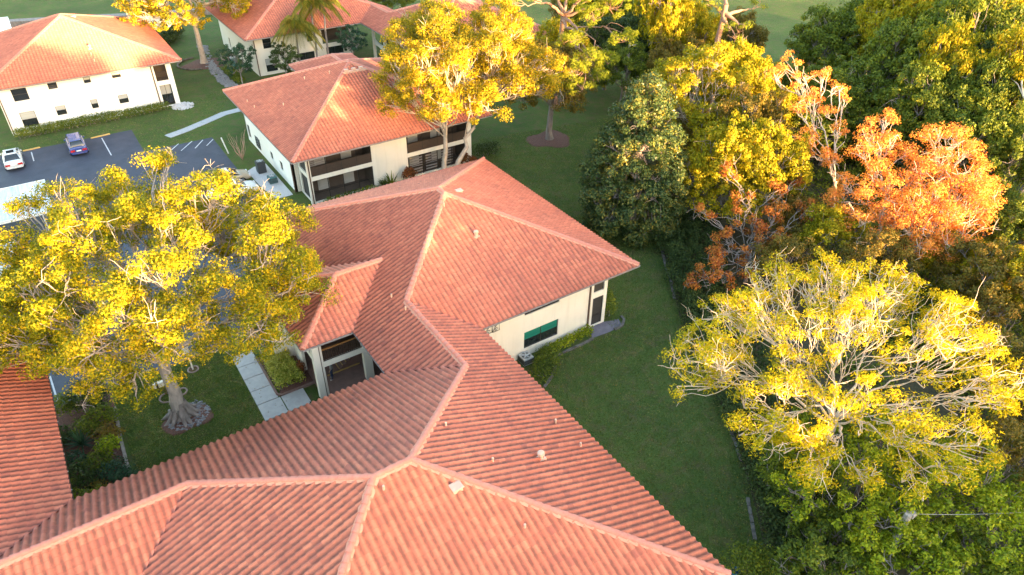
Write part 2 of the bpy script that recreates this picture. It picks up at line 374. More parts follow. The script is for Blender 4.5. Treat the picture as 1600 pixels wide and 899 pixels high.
def eave(parent, segs, z, roofm='fascia', gut='gutter', out=.0):
    """segs: (x0,y0,x1,y1,nx,ny) eave lines with outward normal; soffit board, fascia and gutter"""
    f = MB(); g = MB()
    for (x0, y0, x1, y1, nx, ny) in segs:
        a, b = min(x0, x1), max(x0, x1); c_, d_ = min(y0, y1), max(y0, y1)
        if nx: xa, xb = sorted((x0-nx*.06, x0-nx*.02)); f.box(xa, xb, c_, d_, z-.21, z-.02); xa, xb = sorted((x0-nx*.018, x0+nx*.105)); g.box(xa, xb, c_, d_, z-.15, z-.045)
        else: ya, yb = sorted((y0-ny*.06, y0-ny*.02)); f.box(a, b, ya, yb, z-.21, z-.02); ya, yb = sorted((y0-ny*.018, y0+ny*.105)); g.box(a, b, ya, yb, z-.15, z-.045)
    f.build('fascia', M[roofm], parent)
    if gut: g.build('gutter', M[gut], parent)
def wall(parent, axis, val, nrm, s0, s1, z0, z1, holes, m='stucco', th=.2, name='wall'):
    """wall in plane axis=val facing nrm, with rectangular holes [(s0,s1,z0,z1)]"""
    xs = sorted({s0, s1, *[h[0] for h in holes], *[h[1] for h in holes]}); zs = sorted({z0, z1, *[h[2] for h in holes], *[h[3] for h in holes]})
    mb = MB(); inn = val-nrm*th
    def P(s_, d_, z): return (d_, s_, z) if axis == 'u' else (s_, d_, z)
    def hole(a, b, c_, d_): return any(h[0] <= a+1e-6 and h[1] >= b-1e-6 and h[2] <= c_+1e-6 and h[3] >= d_-1e-6 for h in holes)
    for i in range(len(xs)-1):
        for j in range(len(zs)-1):
            if not hole(xs[i], xs[i+1], zs[j], zs[j+1]):
                q = [P(xs[i], val, zs[j]), P(xs[i+1], val, zs[j]), P(xs[i+1], val, zs[j+1]), P(xs[i], val, zs[j+1])]
                mb.add(q, [(0, 1, 2, 3)])
    for (a, b, c_, d_) in holes+[(s0, s1, z0, z1)]:
        q = [(a, c_), (b, c_), (b, d_), (a, d_)]
        for k in range(4):
            (p, r), (p2, r2) = q[k], q[(k+1) % 4]
            mb.add([P(p, val, r), P(p2, val, r2), P(p2, inn, r2), P(p, inn, r)], [(0, 1, 2, 3)])
    return mb.build(name, M[m], parent)
def window(parent, axis, val, nrm, s0, s1, z0, z1, mid='h', pane='glass', upper=None, label=None, name='window'):
    """framed window set .1 m back in its opening: frame > pane, blind"""
    f = MB(); w_ = .05; a = val-nrm*.07; b = val-nrm*.13
    def bx(mb, p, q, r, t, d0=a, d1=b):
        lo, hi = sorted((d0, d1)); mb.box(*((lo, hi, p, q) if axis == 'u' else (p, q, lo, hi)), r, t)
    bx(f, s0, s1, z0, z0+w_); bx(f, s0, s1, z1-w_, z1); bx(f, s0, s0+w_, z0+w_, z1-w_); bx(f, s1-w_, s1, z0+w_, z1-w_)
    zm = (z0+z1)/2; sm = (s0+s1)/2
    if 'h' in mid: bx(f, s0+w_, s1-w_, zm-.025, zm+.025)
    if 'v' in mid: bx(f, sm-.025, sm+.025, z0+w_, z1-w_, a-nrm*.002, b+nrm*.002)
    fo = f.build(name, M['darkmetal'], parent)
    if label: fo['label'] = label
    g = MB(); d0 = val-nrm*.10; d1 = val-nrm*.112
    if upper:
        bx(g, s0+w_*.6, s1-w_*.6, z0+w_*.6, zm, d0, d1); g.build('pane', M[pane], fo)
        g2 = MB(); bx(g2, s0+w_*.6, s1-w_*.6, zm, z1-w_*.6, d0+nrm*.001, d1); g2.build('blind', M[upper], fo)
    else: bx(g, s0+w_*.6, s1-w_*.6, z0+w_*.6, z1-w_*.6, d0, d1); g.build('pane', M[pane], fo)
    return fo
def boxpart(parent, name, m, *bs, label=None):
    mb = MB()
    for b in bs: mb.box(*b)
    o = mb.build(name, M[m], parent)
    if label: o['label'] = label
    return o
def balusters(parent, axis, val, s0, s1, z0, z1, step=.13, rail='fascia', top='wood'):
    mb = MB(); n = int((s1-s0)/step)
    def bx(mb_, p, q, r, t, h=.02): mb_.box(*((val-h, val+h, p, q) if axis == 'u' else (p, q, val-h, val+h)), r, t)
    for i in range(1, n): s = s0+(s1-s0)*i/n; bx(mb, s-.022, s+.022, z0+.05, z1-.06, .018)
    bx(mb, s0, s1, z0, z0+.05)
    o = mb.build('railing', M[rail], parent); t = MB(); bx(t, s0, s1, z1-.06, z1, .05); t.build('handrail', M[top], o)
def hit(px, py, axis, sign, eav, ze, lift=0.):
    """ray against a roof plane"""
    k = ray(px, py); ai = 0 if axis == 'u' else 1
    # CH + k2 t = ze + lift + SL*sign*(ki t - eav)
    t = (ze+lift-SL*sign*eav-CH)/(k[2]-SL*sign*k[ai]); return np.array([k[0]*t, k[1]*t, CH+k[2]*t])
def vent(parent, p, kind):
    x, y, z = p
    if kind == 'pipe': MB().tube([(x, y, z-.1), (x, y, z+.28)], [.055, .055], 10).build('vent_pipe', M['vent'], parent)
    elif kind == 'turbine':
        mb = MB().tube([(x, y, z-.15), (x, y, z+.22)], [.12, .12], 12); mb.tube([(x, y, z+.22), (x, y, z+.30), (x, y, z+.40), (x, y, z+.46)], [.12, .19, .17, .05], 14)
        mb.box(x-.22, x+.22, y-.18, y+.18, z-.12, z+.03); mb.build('roof_vent', M['vent'], parent, smooth=False)
    else:
        mb = MB().box(x-.24, x+.24, y-.20, y+.20, z-.15, z+.13, .03)
        mb.box(x-.28, x+.28, y-.24, y+.24, z+.13, z+.16, .02); mb.build('roof_vent', M['vent'], parent)

ZE = 5.5
def zr(d_): return ZE+SL*d_
# ================================================================== main building (two pyramids and a bridge) ==================
main = thing('apartment_building', 'large cream block whose joined red tile roofs fill the middle and bottom', 'building', (14, 30, 0))
Mu0, Mu1, Mv0, Mv1 = 11.34, 31.475, 30.17, 51.18; hM = (Mu1-Mu0)/2; Mc = (Mu0+Mu1)/2
Fu0, Fu1, Fv0, Fv1 = -3.64, 18.12, 9.59, 29.61; hF = (Fv1-Fv0)/2; Fc = (Fv0+Fv1)/2
hc = (Fu1-Mu0)/2; Cu = (Fu1+Mu0)/2                                   # bridge ridge
Lu1, Lv0, Lv1 = -5.15, 22.1, 43.25; hL = (Lv1-Lv0)/2
R = Roof()
pk1, pk0 = (Mc, Mv1-hM), (Mc, Mv0+hM)
cr1, cr2 = (Cu, Mv0+hc), (Cu, Fv1-hc)
f1, f0 = (Fu1-hF, Fc), (Fu0+hF, Fc)
c3 = (Fu0+hc, Fv1-hc); c4 = (Lu1-hc, Fv1-hc)
R.face([(Mu1, Mv0), (Mu1, Mv1), pk1, pk0], 'u', -1, Mu1, ZE, 8, seed=1)
R.face([(Mu0, Mv1), (Mu1, Mv1), pk1], 'v', -1, Mv1, ZE, 8, seed=2)
R.face([(Fu1, Mv0), (Mu1, Mv0), pk0, cr1], 'v', 1, Mv0, ZE, 8, seed=3)
R.face([(Mu0, Mv1), pk1, pk0, cr1, cr2, (Mu0, Fv1)], 'u', 1, Mu0, ZE, 8, seed=4)
R.face([(Fu1, Fv0), (Fu1, Mv0), cr1, cr2, f1], 'u', -1, Fu1, ZE, 10, seed=5)
R.face([(Mu0, Fv1), cr2, f1, f0, c3, c4, (Lu1, Fv1)], 'v', -1, Fv1, ZE, 10, seed=6)
R.face([(Fu0, Fv0), f0, c3, (Fu0, Fv1-2*hc)], 'u', 1, Fu0, ZE, 10, seed=7)
R.face([(Fu0, Fv0), (Fu1, Fv0), f1, f0], 'v', 1, Fv0, ZE, 10, seed=8)
R.face([(Fu0, Fv1-2*hc), c3, c4, (Lu1, Fv1-2*hc)], 'v', 1, Fv1-2*hc, ZE, 10, seed=9)
# porch roof
Pu0, Pv0, Pv1 = 7.98, 34.34, 42.45; hP = (Pv1-Pv0)/2
pa, pb = (Pu0+hP, Pv0+hP), (Mu0+hP, Pv0+hP)
R.face([(Pu0, Pv0), (Pu0, Pv1), pa], 'u', 1, Pu0, ZE, 8, seed=10)
R.face([(Pu0, Pv0), (Mu0, Pv0), pb, pa], 'v', 1, Pv0, ZE, 8, seed=11)
R.face([(Pu0, Pv1), (Mu0, Pv1), pb, pa], 'v', -1, Pv1, ZE, 8, seed=12)
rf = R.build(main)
zt = zr(hM)+.07; zf = zr(hF)+.07; zc = zr(hc)+.07; zp = zr(hP)+.07; e = ZE+.07
def p3(p, z): return (p[0], p[1], z)
for line in ([(Mu1, Mv1, e), p3(pk1, zt)], [p3(pk0, zt), (Mu1, Mv0, e)], [(Mu0, Mv1, e), p3(pk1, zt)], [p3(pk1, zt), p3(pk0, zt)],
             [p3(cr1, zc), p3(pk0, zt)], [p3(cr2, zc), p3(cr1, zc)], [p3(cr2, zc), p3(f1, zf)], [p3(f1, zf), p3(f0, zf)], [(Fu1, Fv0, e), p3(f1, zf)],
             [(Fu0, Fv0, e), p3(f0, zf)], [p3(c3, zc), p3(f0, zf)], [p3(c4, zc), p3(c3, zc)], [(Pu0, Pv0, e), p3(pa, zp)], [(Pu0, Pv1, e), p3(pa, zp)], [p3(pa, zp), p3(pb, zp)]):
    caps(line, rf, .165)
eave(main, [(Mu1, Mv0, Mu1, Mv1, 1, 0), (Mu0, Mv1, Mu1, Mv1, 0, 1), (Fu1, Mv0, Mu1+.1, Mv0, 0, -1), (Fu1, Fv0, Fu1, Mv0, 1, 0), (Fu0, Fv0, Fu1, Fv0, 0, -1),
            (Lu1, Fv1, Mu0, Fv1, 0, 1), (Mu0, Fv1, Mu0, Pv0, -1, 0), (Pu0, Pv0, Mu0, Pv0, 0, -1), (Pu0, Pv0, Pu0, Pv1, -1, 0), (Pu0, Pv1, Mu0, Pv1, 0, 1), (Mu0, Pv1, Mu0, Mv1, -1, 0), (Fu0, Fv0, Fu0, 22.8, -1, 0)], ZE)
sf = MB(); z0, z1 = ZE-.10, ZE-.075
sf.box(Mu0+.06, Mu1-.06, Mv0+.06, Mv1-.06, z0, z1); sf.box(Mu0+.06, Fu1-.06, Fv1, Mv0+.06, z0, z1); sf.box(Fu0+.06, Fu1-.06, Fv0+.06, Fv1-.06, z0, z1)
sf.box(Lu1, Fu0+.06, 22.9, Fv1-.06, z0, z1); sf.box(Pu0+.06, Mu0+.06, Pv0+.06, Pv1-.06, z0, z1)
sf.build('soffit', M['fascia'], main)
for px, py, k in ((845, 716, 'turbine'), (697, 667, 'pipe'), (770, 722, 'pipe'), (868, 661, 'pipe'), (907, 698, 'pipe')): vent(rf, hit(px, py, 'u', -1, Fu1, ZE, .05), k)
for px, py, k in ((713, 763, 'flat'), (600, 766, 'pipe'), (820, 826, 'pipe')): vent(rf, hit(px, py, 'v', 1, Fv0, ZE, .05), k)
for px, py, k in ((744, 369, 'turbine'), (694, 323, 'pipe')): vent(rf, hit(px, py, 'v', 1, Mv0, ZE, .05), k)
vent(rf, hit(717, 300, 'u', -1, Mu1, ZE, .05), 'flat')
for px, py in ((612, 465), (634, 485)): vent(rf, hit(px, py, 'u', 1, Mu0, ZE, .05), 'pipe')
# walls
MF = 31.6
H1 = [(22.55, 25.55, 3.7, 4.75), (22.55, 25.55, .72, 2.2), (28.72, 29.72, 3.18, 4.95), (28.72, 29.72, .14, 2.68)]
wall(main, 'v', MF, -1, 16.7, 30.02, 0, ZE-.1, H1)
window(main, 'v', MF, -1, *H1[0], mid='v', pane='glass'); window(main, 'v', MF, -1, *H1[1], mid='v', pane='glass', upper='green', label='teal-tinted lower window')
d1 = boxpart(main, 'screen_panel', 'screen', (28.72, 29.72, MF+.10, MF+.12, 3.18, 4.95), label='upper screened opening beside the corner post')
d2 = boxpart(main, 'screen_door', 'screen', (28.76, 29.68, MF+.08, MF+.11, .14, 2.66))
boxpart(d2, 'door_frame', 'darkmetal', (28.72, 28.78, MF+.05, MF+.14, .14, 2.68), (29.66, 29.72, MF+.05, MF+.14, .14, 2.68), (28.78, 29.66, MF+.05, MF+.078, .95, 1.05))
boxpart(main, 'downpipe', 'brown', (28.30, 28.40, MF-.11, MF-.005, .1, ZE-.15))
wall(main, 'u', 30.02, 1, MF+.2, 50, 0, ZE-.1, [(34, 39, 3.2, 4.9), (34, 39, .3, 2.5), (43, 47, 3.2, 4.9), (43, 47, .3, 2.5)])
wall(main, 'v', 49.8, 1, 12.8, 30.02, 0, ZE-.1, []); wall(main, 'u', 12.8, -1, 42.2, 49.8, 0, ZE-.1, [(44, 45.2, 3.5, 4.8), (44, 45.2, .9, 2.2)])
window(main, 'u', 12.8, -1, 44, 45.2, 3.5, 4.8); window(main, 'u', 12.8, -1, 44, 45.2, .9, 2.2)
wall(main, 'u', 16.7, 1, 28.1, MF, 0, ZE-.1, []); wall(main, 'u', 16.7, 1, 11.0, 28.1, 0, ZE-.1, [(14, 16, .8, 2.2), (14, 16, 3.6, 4.8), (20, 23, .3, 2.4)])
wall(main, 'v', 28.1, 1, -5.2, 16.5, 0, ZE-.1, [(0, 1.5, .8, 2.2), (6, 7.5, .8, 2.2)]); wall(main, 'v', 11.0, -1, -2.2, 16.7, 0, ZE-.1, []); wall(main, 'u', -2.2, -1, 11, 28, 0, ZE-.1, [])
# wrought scroll on the wall under the eave
sc_ = MB()
for (a, b, z0, z1) in ((19.25, 19.85, 3.5, 4.5), (19.9, 20.45, 3.45, 4.45)):
    sc_.tube([(a, MF-.05, z0), (b, MF-.05, z0), (b, MF-.05, z1), (a, MF-.05, z1), (a, MF-.05, z0)], .022, 6)
    for k in range(3):
        cx = (a+b)/2; cz = z0+(z1-z0)*(k+.5)/3; r_ = .14
        sc_.tube([(cx+r_*math.cos(t)*(1-t/12), MF-.05, cz+r_*math.sin(t)*(1-t/12)) for t in np.arange(0, 6.4, .6)], .018, 5)
    sc_.tube([(a, MF-.05, z0), (b, MF-.05, z1)], .015, 5)
sc_.build('scroll_ornament', M['darkmetal'], main)
# porch with balcony
PF = 35.4
post = MB(); post.box(8.8, 9.22, PF, PF+.42, 0, ZE-.12); post.build('column', M['stucco'], main)
post = MB(); post.box(9.27, 9.42, PF+.05, PF+.35, 0, ZE-.12); post.build('column', M['stucco'], main)
post = MB(); post.box(12.12, 12.68, PF, PF+.38, 0, ZE-.12); post.build('column', M['stucco'], main)
post = MB(); post.box(8.8, 9.15, 40.6, 41.0, 0, ZE-.12); post.build('column', M['stucco'], main)
boxpart(main, 'downpipe', 'brown', (9.225, 9.265, PF-.02, PF+.3, .1, ZE-.15))
boxpart(main, 'balcony_slab', 'stucco', (9.42, 12.12, PF+.02, PF+.22, 2.58, 2.98), (9.0, 9.2, PF+.42, 40.6, 2.58, 2.98), (12.68, 16.4, PF+.02, PF+.22, 2.58, 2.98))
boxpart(main, 'balcony_floor', 'brown', (9.2, 16.6, PF+.22, 42.0, 2.68, 2.9))
balusters(main, 'v', PF+.12, 9.42, 12.12, 2.98, 3.95); balusters(main, 'v', PF+.12, 12.68, 16.4, 2.98, 3.95); balusters(main, 'u', 9.1, PF+.42, 40.6, 2.98, 3.95)
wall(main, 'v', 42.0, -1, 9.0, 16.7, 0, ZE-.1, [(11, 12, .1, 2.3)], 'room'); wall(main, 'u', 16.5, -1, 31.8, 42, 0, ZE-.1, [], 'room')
wall(main, 'u', 12.9, -1, 38.5, 42, .1, ZE-.1, [(39.4, 40.4, .1, 2.25)], 'stucco')
boxpart(main, 'entry_wall', 'stucco', (8.9, 9.1, 38.7, 40.6, 0, 2.5), (7.6, 9.1, 40.7, 40.9, 0, 5.2), label='low cream side wall beside the entrance bed')
boxpart(main, 'stair', 'paver', *[(10.9+.28*i, 11.2+.28*i, 37.35, 38.45, .1, .3+.17*i) for i in range(6)])
boxpart(main, 'stair_edge', 'yellow', *[(10.88+.28*i, 10.93+.28*i, 37.35, 38.45, .27+.17*i, .31+.17*i) for i in range(6)], (10.0, 12.4, 37.26, 37.34, .10, .16))
# air conditioner, beds by the main building are added later
# ================================================================== left neighbour, tile roof only and gutter ===================
ln = thing('apartment_building', 'block at the left edge with red roof and dark gutter above the planted bed', 'building', (-15, 33, 0))
R = Roof(); Lc = (Lv0+Lv1)/2; lk = (Lu1-hL, Lc); Lu0 = Lu1-21.5; lk0 = (Lu0+hL, Lc)
R.face([(Lu1, Lv0), (Lu1, Fv1-2*hc), c4, (Lu1, Fv1), (Lu1, Lv1), lk], 'u', -1, Lu1, ZE, 10, seed=21)
R.face([(Lu0, Lv1), (Lu1, Lv1), lk, lk0], 'v', -1, Lv1, ZE, 6, seed=22); R.face([(Lu0, Lv0), (Lu1, Lv0), lk, lk0], 'v', 1, Lv0, ZE, 6, seed=23); R.face([(Lu0, Lv0), (Lu0, Lv1), lk0], 'u', 1, Lu0, ZE, 6, seed=24)
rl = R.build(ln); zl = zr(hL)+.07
for line in ([(Lu1, Lv1, e), p3(lk, zl)], [(Lu1, Lv0, e), p3(lk, zl)], [(Lu0, Lv1, e), p3(lk0, zl)], [(Lu0, Lv0, e), p3(lk0, zl)], [p3(lk, zl), p3(lk0, zl)]): caps(line, rl, .165)
eave(ln, [(Lu1, Fv1, Lu1, Lv1, 1, 0), (Lu0, Lv1, Lu1, Lv1, 0, 1), (Lu0, Lv0, Lu1, Lv0, 0, -1), (Lu0, Lv0, Lu0, Lv1, -1, 0)], ZE, gut='darkmetal')
br = MB()
for v in np.arange(Fv1+.8, Lv1, 1.35): br.box(Lu1-.02, Lu1+.13, v-.02, v+.02, ZE-.05, ZE-.02)
br.build('gutter_strap', M['ac'], ln)
boxpart(ln, 'soffit', 'fascia', (Lu0+.06, Lu1-.06, Lv0+.06, Lv1-.06, ZE-.10, ZE-.075))
wall(ln, 'u', Lu1-1.4, 1, 29.7, 41.8, 0, ZE-.1, [(33, 34.5, .8, 2.2), (38, 39.5, .8, 2.2), (33, 34.5, 3.6, 4.8)]); wall(ln, 'v', 41.8, 1, Lu0+1.4, Lu1-1.4, 0, ZE-.1, [(-12, -10, .8, 2.2)])
window(ln, 'u', Lu1-1.4, 1, 33, 34.5, .8, 2.2); window(ln, 'u', Lu1-1.4, 1, 38, 39.5, .8, 2.2); window(ln, 'u', Lu1-1.4, 1, 33, 34.5, 3.6, 4.8)
wall(ln, 'u', Lu0+1.4, -1, 23.5, 41.8, 0, ZE-.1, []); wall(ln, 'v', 23.5, -1, Lu0+1.4, Lu1-1.4, 0, ZE-.1, [])

def hiproof(bld, u0, u1, v0, v1, ze, seed, step=6, w=.165):
    R = Roof(); du, dv = u1-u0, v1-v0; h = min(du, dv)/2
    if du <= dv: a, b = ((u0+u1)/2, v0+h), ((u0+u1)/2, v1-h); fs = [([(u0, v0), (u0, v1), b, a], 'u', 1, u0), ([(u1, v0), (u1, v1), b, a], 'u', -1, u1), ([(u0, v0), (u1, v0), a], 'v', 1, v0), ([(u0, v1), (u1, v1), b], 'v', -1, v1)]; cn = [((u0, v0), a), ((u1, v0), a), ((u0, v1), b), ((u1, v1), b)]
    else: a, b = (u0+h, (v0+v1)/2), (u1-h, (v0+v1)/2); fs = [([(u0, v0), (u0, v1), a], 'u', 1, u0), ([(u1, v0), (u1, v1), b], 'u', -1, u1), ([(u0, v0), (u1, v0), b, a], 'v', 1, v0), ([(u0, v1), (u1, v1), b, a], 'v', -1, v1)]; cn = [((u0, v0), a), ((u0, v1), a), ((u1, v0), b), ((u1, v1), b)]
    for i, (p, ax, sg, ev) in enumerate(fs): R.face(p, ax, sg, ev, ze, step, seed=seed+i)
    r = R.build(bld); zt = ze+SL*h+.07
    for c_, k in cn: caps([(c_[0], c_[1], ze+.07), (k[0], k[1], zt)], r, w)
    caps([(a[0], a[1], zt), (b[0], b[1], zt)], r, w)
    return r
def ring(u0, u1, v0, v1): return [(u0, v0, u1, v0, 0, -1), (u0, v1, u1, v1, 0, 1), (u0, v0, u0, v1, -1, 0), (u1, v0, u1, v1, 1, 0)]
# ================================================================== middle building N =====================================
nb = thing('apartment_building', 'cream two-storey block with screened balconies and a red hip roof behind the tall twin-trunk tree', 'building', (27, 71, 0))
Nu0, Nu1, Nv0, Nv1, NZ = 16.54, 38.0, 60.02, 81.95, 5.45
rn = hiproof(nb, Nu0, Nu1, Nv0, Nv1, NZ, 40, 8)
eave(nb, ring(Nu0, Nu1, Nv0, Nv1), NZ); boxpart(nb, 'soffit', 'fascia', (Nu0+.06, Nu1-.06, Nv0+.06, Nv1-.06, NZ-.10, NZ-.075))
q = hit(553, 111, 'v', 1, Nv0, NZ, .05); vn = MB().box(q[0]-1.3, q[0]+1.3, q[1]-.22, q[1]+.22, q[2]-.1, q[2]+.10)
for k in range(3): vn.box(q[0]-1.0+.8*k, q[0]-.6+.8*k, q[1]-.1, q[1]+.2, q[2]+.1, q[2]+.3)
vn.build('roof_vent', M['vent'], rn)
for px, py in ((476, 124), (443, 165), (387, 160), (398, 169), (515, 115)): vent(rn, hit(px, py, 'u', 1, Nu0, NZ, .05), 'pipe')
NF = 61.5; NL = 17.75
wall(nb, 'u', NL, -1, 64.8, 80.4, 0, NZ-.1, [(79.0, 79.9, .55, 2.1), (71.2, 72.0, .95, 1.8), (68.1, 68.9, .95, 1.9), (78.8, 79.8, 3.5, 4.6), (70.5, 72, 3.6, 4.6), (66.5, 67.6, 3.6, 4.6)], 'stuccow')
for a, b, c_, d_ in ((79.0, 79.9, .55, 2.1), (71.2, 72.0, .95, 1.8), (68.1, 68.9, .95, 1.9), (78.8, 79.8, 3.5, 4.6), (70.5, 72, 3.6, 4.6), (66.5, 67.6, 3.6, 4.6)): window(nb, 'u', NL, -1, a, b, c_, d_)
lat = MB(); cy, cz = 76.3, 1.0
for i in range(5): lat.box(NL-.06, NL-.02, cy-.75+.36*i, cy-.69+.36*i, cz-.5, cz+.7)
for i in range(5): lat.box(NL-.065, NL-.015, cy-.78, cy+.8, cz-.5+.28*i, cz-.45+.28*i)
lat.tube([(NL-.04, cy+.72*math.cos(t), cz+.1+.62*math.sin(t)) for t in np.arange(0, 6.5, .5)], .05, 6); lat.build('lattice_ornament', M['acdark'], nb)
boxpart(nb, 'downpipe', 'brown', (NL-.12, NL-.005, 64.75, 64.86, .05, NZ-.15))
wall(nb, 'v', 64.8, -1, NL, 18.6, 0, NZ-.1, [], 'stucco'); wall(nb, 'u', 18.3, -1, NF+.3, 64.6, 0, NZ-.1, [(62.2, 64.2, .1, 2.5), (62.2, 64.2, 2.95, 4.9)], 'stucco')
boxpart(nb, 'side_screen', 'screen', (18.42, 18.44, 62.2, 64.2, .1, 2.5), (18.42, 18.44, 62.2, 64.2, 2.95, 4.9))
Hn = [(18.52, 24.8, 2.82, 4.95), (18.52, 24.8, .12, 2.4), (28.7, 35.85, 2.75, 4.95), (28.7, 35.6, .12, 2.32)]
wall(nb, 'v', NF, -1, 18.15, 36.3, 0, NZ-.1, Hn, 'stucco')
boxpart(nb, 'downpipe', 'brown', (18.3, 18.4, NF-.1, NF-.005, .05, NZ-.15))
for (a, b, c_, d_) in Hn:                                # screened balcony and lanai
    up = c_ > 1
    f = MB(); n = 4
    for i in range(n+1): s_ = a+(b-a)*i/n; f.box(max(a, s_-.035), min(b, s_+.035), NF+.05, NF+.11, c_, d_)
    f.box(a, b, NF+.055, NF+.105, d_-.06, d_); f.box(a, b, NF+.055, NF+.105, c_+(1.0 if up else .9), c_+(1.06 if up else .96))
    f.build('screen_frame', M['darkmetal'], nb)
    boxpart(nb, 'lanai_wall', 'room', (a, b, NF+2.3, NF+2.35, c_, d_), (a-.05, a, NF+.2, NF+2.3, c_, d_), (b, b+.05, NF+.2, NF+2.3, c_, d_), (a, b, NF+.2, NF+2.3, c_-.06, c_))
    for q_ in (1.2, 3.9): boxpart(nb, 'sliding_door', 'blind', (a+q_, a+q_+1.15, NF+2.25, NF+2.29, c_, d_-.3))
    if up: boxpart(nb, 'kick_panel', 'fascia', (a+.04, b-.04, NF+.06, NF+.10, c_, c_+.95))
sh = MB()
for i in range(6): sh.box(18.56, 20.0, NF+.11, NF+.15, 3.85+i*.18, 3.95+i*.18)
for k in range(3):
    for i in range(6): sh.box(29.0+1.8*k, 30.4+1.8*k, NF+.11, NF+.15, .4+i*.3, .55+i*.3)
sh.build('shutter', M['gutter'], nb)
wall(nb, 'u', 36.3, 1, NF+.2, 80.4, 0, NZ-.1, [], 'stucco'); wall(nb, 'v', 80.4, 1, NL, 36.3, 0, NZ-.1, [(21, 22.5, .8, 2.2), (21, 22.5, 3.6, 4.8)], 'stucco')
# rear porch roof of N
R = Roof(); qa, qb, qv = 25.7, 33.8, 86.5
hq = (qb-qa)/2
R.face([(qa, 81.95), (qa, qv), (qa+hq, qv-hq), (qa+hq, 77.9)], 'u', 1, qa, NZ, 6, seed=51); R.face([(qb, 81.95), (qb, qv), (qb-hq, qv-hq), (qb-hq, 77.9)], 'u', -1, qb, NZ, 6, seed=52); R.face([(qa, qv), (qb, qv), (qa+hq, qv-hq)], 'v', -1, qv, NZ, 6, seed=53)
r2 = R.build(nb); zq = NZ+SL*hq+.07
for line in ([(qa, qv, NZ+.07), (qa+hq, qv-hq, zq)], [(qb, qv, NZ+.07), (qa+hq, qv-hq, zq)], [(qa+hq, qv-hq, zq), (qa+hq, 78.0, zq)]): caps(line, r2, .165)
eave(nb, [(qa, 82.1, qa, qv, -1, 0), (qb, 82.1, qb, qv, 1, 0), (qa, qv, qb, qv, 0, 1)], NZ)
for x in (qa+1.1, qb-1.4): boxpart(nb, 'column', 'stucco', (x, x+.35, qv-1.4, qv-1.05, 0, NZ-.1))
# ================================================================== left far building L ===================================
lb = thing('apartment_building', 'pale two-storey block with a hedge and small windows facing the car park, top left', 'building', (4, 106, 0))
Bu0, Bu1, Bv0, Bv1, BZ = -6.15, 15.1, 95.25, 117.0, 5.6
rb = hiproof(lb, Bu0, Bu1, Bv0, Bv1, BZ, 60, 6)
eave(lb, ring(Bu0, Bu1, Bv0, Bv1), BZ); boxpart(lb, 'soffit', 'fascia', (Bu0+.06, Bu1-.06, Bv0+.06, Bv1-.06, BZ-.10, BZ-.075))
vent(rb, hit(141, 76, 'v', 1, Bv0, BZ, .05), 'turbine'); vent(rb, hit(143, 86, 'v', 1, Bv0, BZ, .05), 'pipe'); vent(rb, hit(148, 96, 'v', 1, Bv0, BZ, .05), 'pipe'); vent(rb, hit(115, 27, 'u', -1, Bu1, BZ, .05), 'flat')
BF = 95.95
wl = [(-3.25, -1.72, 3.75, 5.15), (-3.3, -1.78, .66, 2.44), (.42, 1.36, 4.46, 5.18), (.34, 1.36, 1.36, 2.44), (4.12, 4.86, 4.5, 5.18), (4.08, 4.8, 1.42, 2.5), (7.16, 8.16, 4.55, 5.2), (7.12, 8.16, 1.42, 2.45)]
bigh = [(11.85, 13.25, 3.28, 5.3), (11.95, 13.3, .12, 2.75)]
wall(lb, 'v', BF, -1, -4.7, 13.85, 0, BZ-.1, wl+bigh, 'stuccow')
for i, h in enumerate(wl): window(lb, 'v', BF, -1, *h, upper='blind' if i % 2 == 1 or i > 3 else None)
balusters(lb, 'v', BF+.1, 11.85, 13.25, 3.28, 4.35, .16, top='fascia')
boxpart(lb, 'balcony_room', 'room', (11.6, 13.5, BF+1.6, BF+1.65, 0, BZ-.12), (11.6, 11.65, BF+.2, BF+1.6, 0, BZ-.12), (11.65, 13.5, BF+.2, BF+1.6, 2.75, 3.26))
window(lb, 'v', BF+.5, -1, 12.0, 13.28, .12, 2.7, mid='v', upper='blind', name='sliding_door')
boxpart(lb, 'downpipe', 'brown', (11.5, 11.62, BF-.11, BF-.005, .1, BZ-.15), (-4.6, -4.5, BF-.11, BF-.005, .1, BZ-.15))
wall(lb, 'u', -4.7, -1, BF+.2, 115.6, 0, BZ-.1, [(100, 101, 3.6, 4.8)], 'stuccow'); wall(lb, 'u', 13.85, 1, BF+.2, 115.6, 0, BZ-.1, [(99, 101, .5, 2.4), (99, 101, 3.3, 4.8)], 'stuccow'); wall(lb, 'v', 115.6, 1, -4.5, 13.65, 0, BZ-.1, [], 'stuccow')
# ================================================================== top building T + P ====================================
tb = thing('apartment_building', 'cream block with linked red roofs at the top centre behind the palms', 'building', (35, 105, 0))
R = Roof(); Tu0, Tv0 = 24.25, 99.6; TZ = 5.5; tpk = (34.65, 110.0); Tv1 = 120.4; Tu1 = 45.05
wr = 44.25; wv = 97.15; Pu = 40.85; P0, P1, Pt, Pb = 40.85, 61.8, 100.6, 79.7
ppk1 = (51.32, 90.13)
R.face([(Tu0, Tv0), (Pu, Tv0), (wr, 103.0), tpk], 'v', 1, Tv0, TZ, 6, seed=71)
R.face([(Tu0, Tv0), (Tu0, Tv1), tpk], 'u', 1, Tu0, TZ, 6, seed=72)
R.face([(Tu1, 103.0+.8), (Tu1, Tv1), tpk, (wr, 103.0)], 'u', -1, Tu1, TZ, 6, seed=73); R.face([(Tu0, Tv1), (Tu1, Tv1), tpk], 'v', -1, Tv1, TZ, 6, seed=74)
